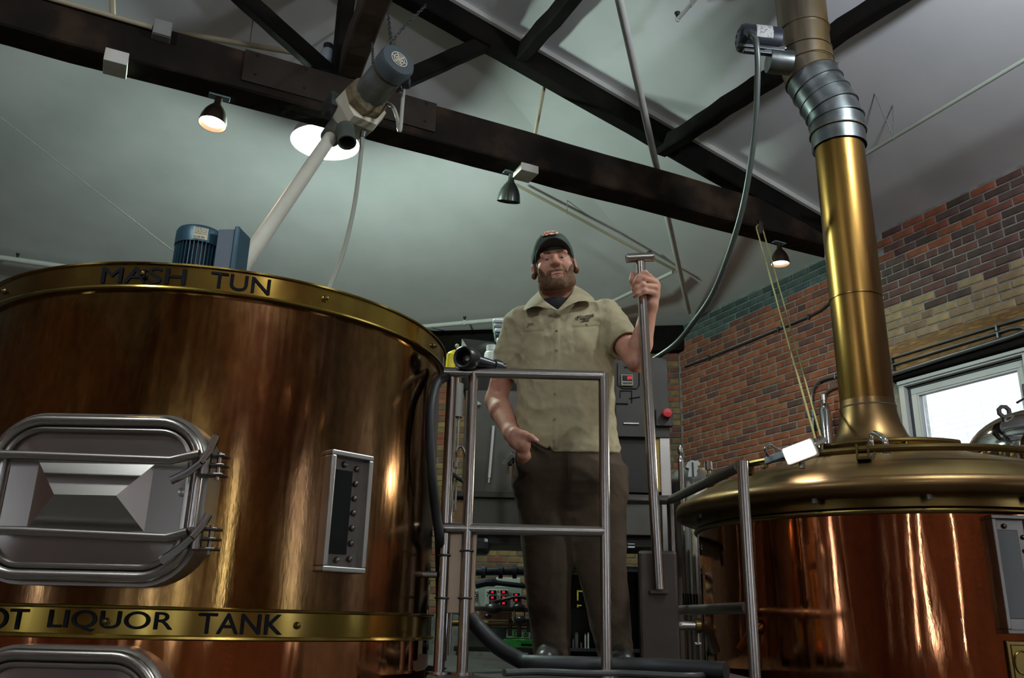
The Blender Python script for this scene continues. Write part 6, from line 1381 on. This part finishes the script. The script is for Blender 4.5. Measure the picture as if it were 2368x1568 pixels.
# collar leaves
def leaf(pts, name='collar', th=.004):
    P_ = [Vector(w(x, y, Y)) for x, y, Y in pts]; c = sum(P_, Vector())/len(P_); n_ = (CAM - c).normalized(); mb = MB(); mb.poly(P_, th, n_); return mb.build(name, 'khaki', shirt)
def strip_leaf(top, bot):
    """collar leaf between a fold line and a free edge"""
    a = spline([Vector(w(*p)) for p in top], 4); b = spline([Vector(w(*p)) for p in bot], 4); n = min(len(a), len(b)); vs = []
    for k in range(n):
        m_ = (a[k] + b[k])/2 + (CAM - a[k]).normalized()*.006; vs += [a[k], m_, b[k]]
    o = len(vs); vs += [v - (CAM - v).normalized()*.004 for v in vs]; fs = []
    for k in range(n-1):
        for q in (0, 1): i = 3*k + q; fs += [(i, i+1, i+4, i+3), (o+i, o+i+3, o+i+4, o+i+1)]
        fs += [(3*k, 3*k+3, o+3*k+3, o+3*k), (3*k+2, o+3*k+2, o+3*k+5, 3*k+5)]
    e = 3*(n-1); fs += [(0, o, o+1, 1), (1, o+1, o+2, 2), (e, e+1, o+e+1, o+e), (e+1, e+2, o+e+2, o+e+1)]
    MB().add(vs, fs).build('collar', 'khaki', shirt, True, 50)
strip_leaf([(1262, 664, 3.66), (1247, 672, 3.60), (1251, 684, 3.515), (1262, 697, 3.478), (1289, 716, 3.452)], [(1252, 678, 3.70), (1226, 692, 3.62), (1211, 717, 3.515), (1240, 708, 3.472), (1287, 720, 3.450)])
strip_leaf([(1310, 656, 3.66), (1327, 663, 3.60), (1324, 676, 3.515), (1312, 692, 3.478), (1290, 716, 3.452)], [(1330, 660, 3.70), (1352, 672, 3.62), (1376, 696, 3.515), (1337, 697, 3.472), (1293, 720, 3.450)])
# ---- trousers
fold3 = make_fold(7, .012, 14, 34, (.5, .5, 1)); fold4 = make_fold(7, .007, 34, 70, (.7, .5, 1))
def tf(x, y, z):
    low = np.clip((1.55 - z)/.25, 0, 1); return (fold3(x, y, z) + fold4(x, y, z))*(.75 + .8*low)
P_ = Vol((-.05, 3.42, DZ + .005), (.62, 3.85, w(1300, 1005)[2]), .0048)
P_.loft(rows([(1010, 1203, 1430, .14, 3.622), (1050, 1196, 1438, .146, 3.622), (1090, 1190, 1445, .147, 3.62), (1120, 1191, 1446, .140, 3.62), (1145, 1200, 1440, .118, 3.62), (1170, 1230, 1415, .08, 3.62), (1185, 1262, 1380, .04, 3.62)]), .015, fold=tf)
P_.loft(rows([(1085, 1192, 1316, .12, 3.62)] + LEG_R), .05, fold=tf); P_.loft(rows([(1085, 1318, 1446, .12, 3.62)] + LEG_L), .05, fold=tf)
P_.ell(w(1213, 1060, 3.492), [.040, .022, .055], None, .05)                       # hand inside the pocket
P_.chain([w(1316, 1165, 3.5), w(1320, 1260, 3.49)], [.008, .012], .02, 'c')
P_.chain([w(1199, 1030, 3.44), w(1226, 1042, 3.42)], [.012, .012], .008, 'c')
pants, pv, pf = P_.build('trousers', 'trouser', man, 2); del P_
mb = MB(); mb.tube([Vector(w(1443, 1095, 3.60)), Vector(w(1448, 1104, 3.585)), Vector(w(1444, 1118, 3.59))], .010, 8); mb.build('hammer_loop', 'trouser', man, True)
BV2 = BVHTree.FromPolygons([Vector(v) for v in pv], [tuple(f) for f in pf.tolist()])
def seam(pts):
    out = []
    for x, y in pts:
        r = ray(x, y).normalized(); h = BV2.ray_cast(CAM, r)
        if h[0]: out.append(h[0] - r*.001)
    if len(out) > 1: MB().tube(out, .0022, 6).build('seam', 'trouser', pants, True)
seam([(1314 + .02*i, 1062 + i*6) for i in range(14)]); seam([(1200 + i*3, 1028 + i*1.8) for i in range(10)])
# ---- boots
for (xh, xt, nm) in ((1279, 1262, 0), (1428, 1443, 1)):
    h_ = w(xh, 1540, 3.68); t_ = w(xt, 1540, 3.44); h_[2] = t_[2] = DZ
    V2 = Vol((min(h_[0], t_[0]) - .08, 3.36, DZ - .01), (max(h_[0], t_[0]) + .08, 3.78, DZ + .16), .0045); up = np.array([0, 0, 1.])
    V2.cone(h_ + up*.05, h_*.45 + t_*.55 + up*.048, .045, .050, .01); V2.cone(h_*.45 + t_*.55 + up*.046, t_ + up*.040, .050, .040, .02); V2.cone(h_ + up*.05, h_ + np.array([0, -.01, .13]), .046, .048, .02)
    sl, (x, y, z) = V2.sub((-2, 2, 1), (3, 5, 3)); V2.F[sl] = np.maximum(V2.F[sl], DZ + .012 - z)
    bo, _, _ = V2.build('boot', 'boot', man, 2)
    mb = MB(); d = Vector(t_ - h_).normalized(); s_ = Vector((-d.y, d.x, 0)); q = []
    for k in range(24):
        t = 2*pi*k/24; c, s0 = cos(t), sin(t); L2 = (Vector(t_) - Vector(h_)).length/2 + .045; q.append((Vector(h_) + Vector(t_))/2 + d*(c*L2) + s_*(s0*(.047 + .006*c)) + Z*.014)
    mb.poly(q, .014, (0, 0, 1)); mb.build('sole', 'black_rubber', bo)
# ---- keys clipped at the belt
kc = Vector(w(1187, 1060, 3.56))
kb = thing('key_bunch', 'bunch of keys with pale tag clipped at the man\'s pocket', 'keys', kc)
mb = MB(); mb.tube([kc + Vector((.012*cos(t), 0, .014*sin(t) + .012)) for t in np.linspace(0, 2*pi, 17)[:-1]], .002, 6, closed=True); mb.build('key_ring', 'steel_polished', kb, True)
a, b = Vector(w(1186, 1052, 3.55)), Vector(w(1164, 1074, 3.55)); mb = MB(); mb.box((a + b)/2, ((a - b).length, .004, .015), X=(a - b), Y=(0, -1, 0), Zv=Vector((a - b)).cross(Vector((0, -1, 0))), bev=.001); mb.build('key_tag', 'panel_pale', kb)
mb = MB(); mb.box(Vector(w(1182, 1068, 3.56)), (.028, .014, .034), X=(1, 0, .2), bev=.008); mb.build('key_fob', 'black_plastic', kb)
for (x0, y0, x1, y1) in ((1175, 1078, 1174, 1096), (1187, 1072, 1187, 1103)):
    a, b = Vector(w(x0, y0, 3.55)), Vector(w(x1, y1, 3.55)); mb = MB(); mb.box((a + b)/2, (.011, .003, (a - b).length), Zv=(a - b), bev=.001); mb.build('key', mat('key_brass' + str(x0), (.12, .07, .03), rough=.4, metal=.8), kb)
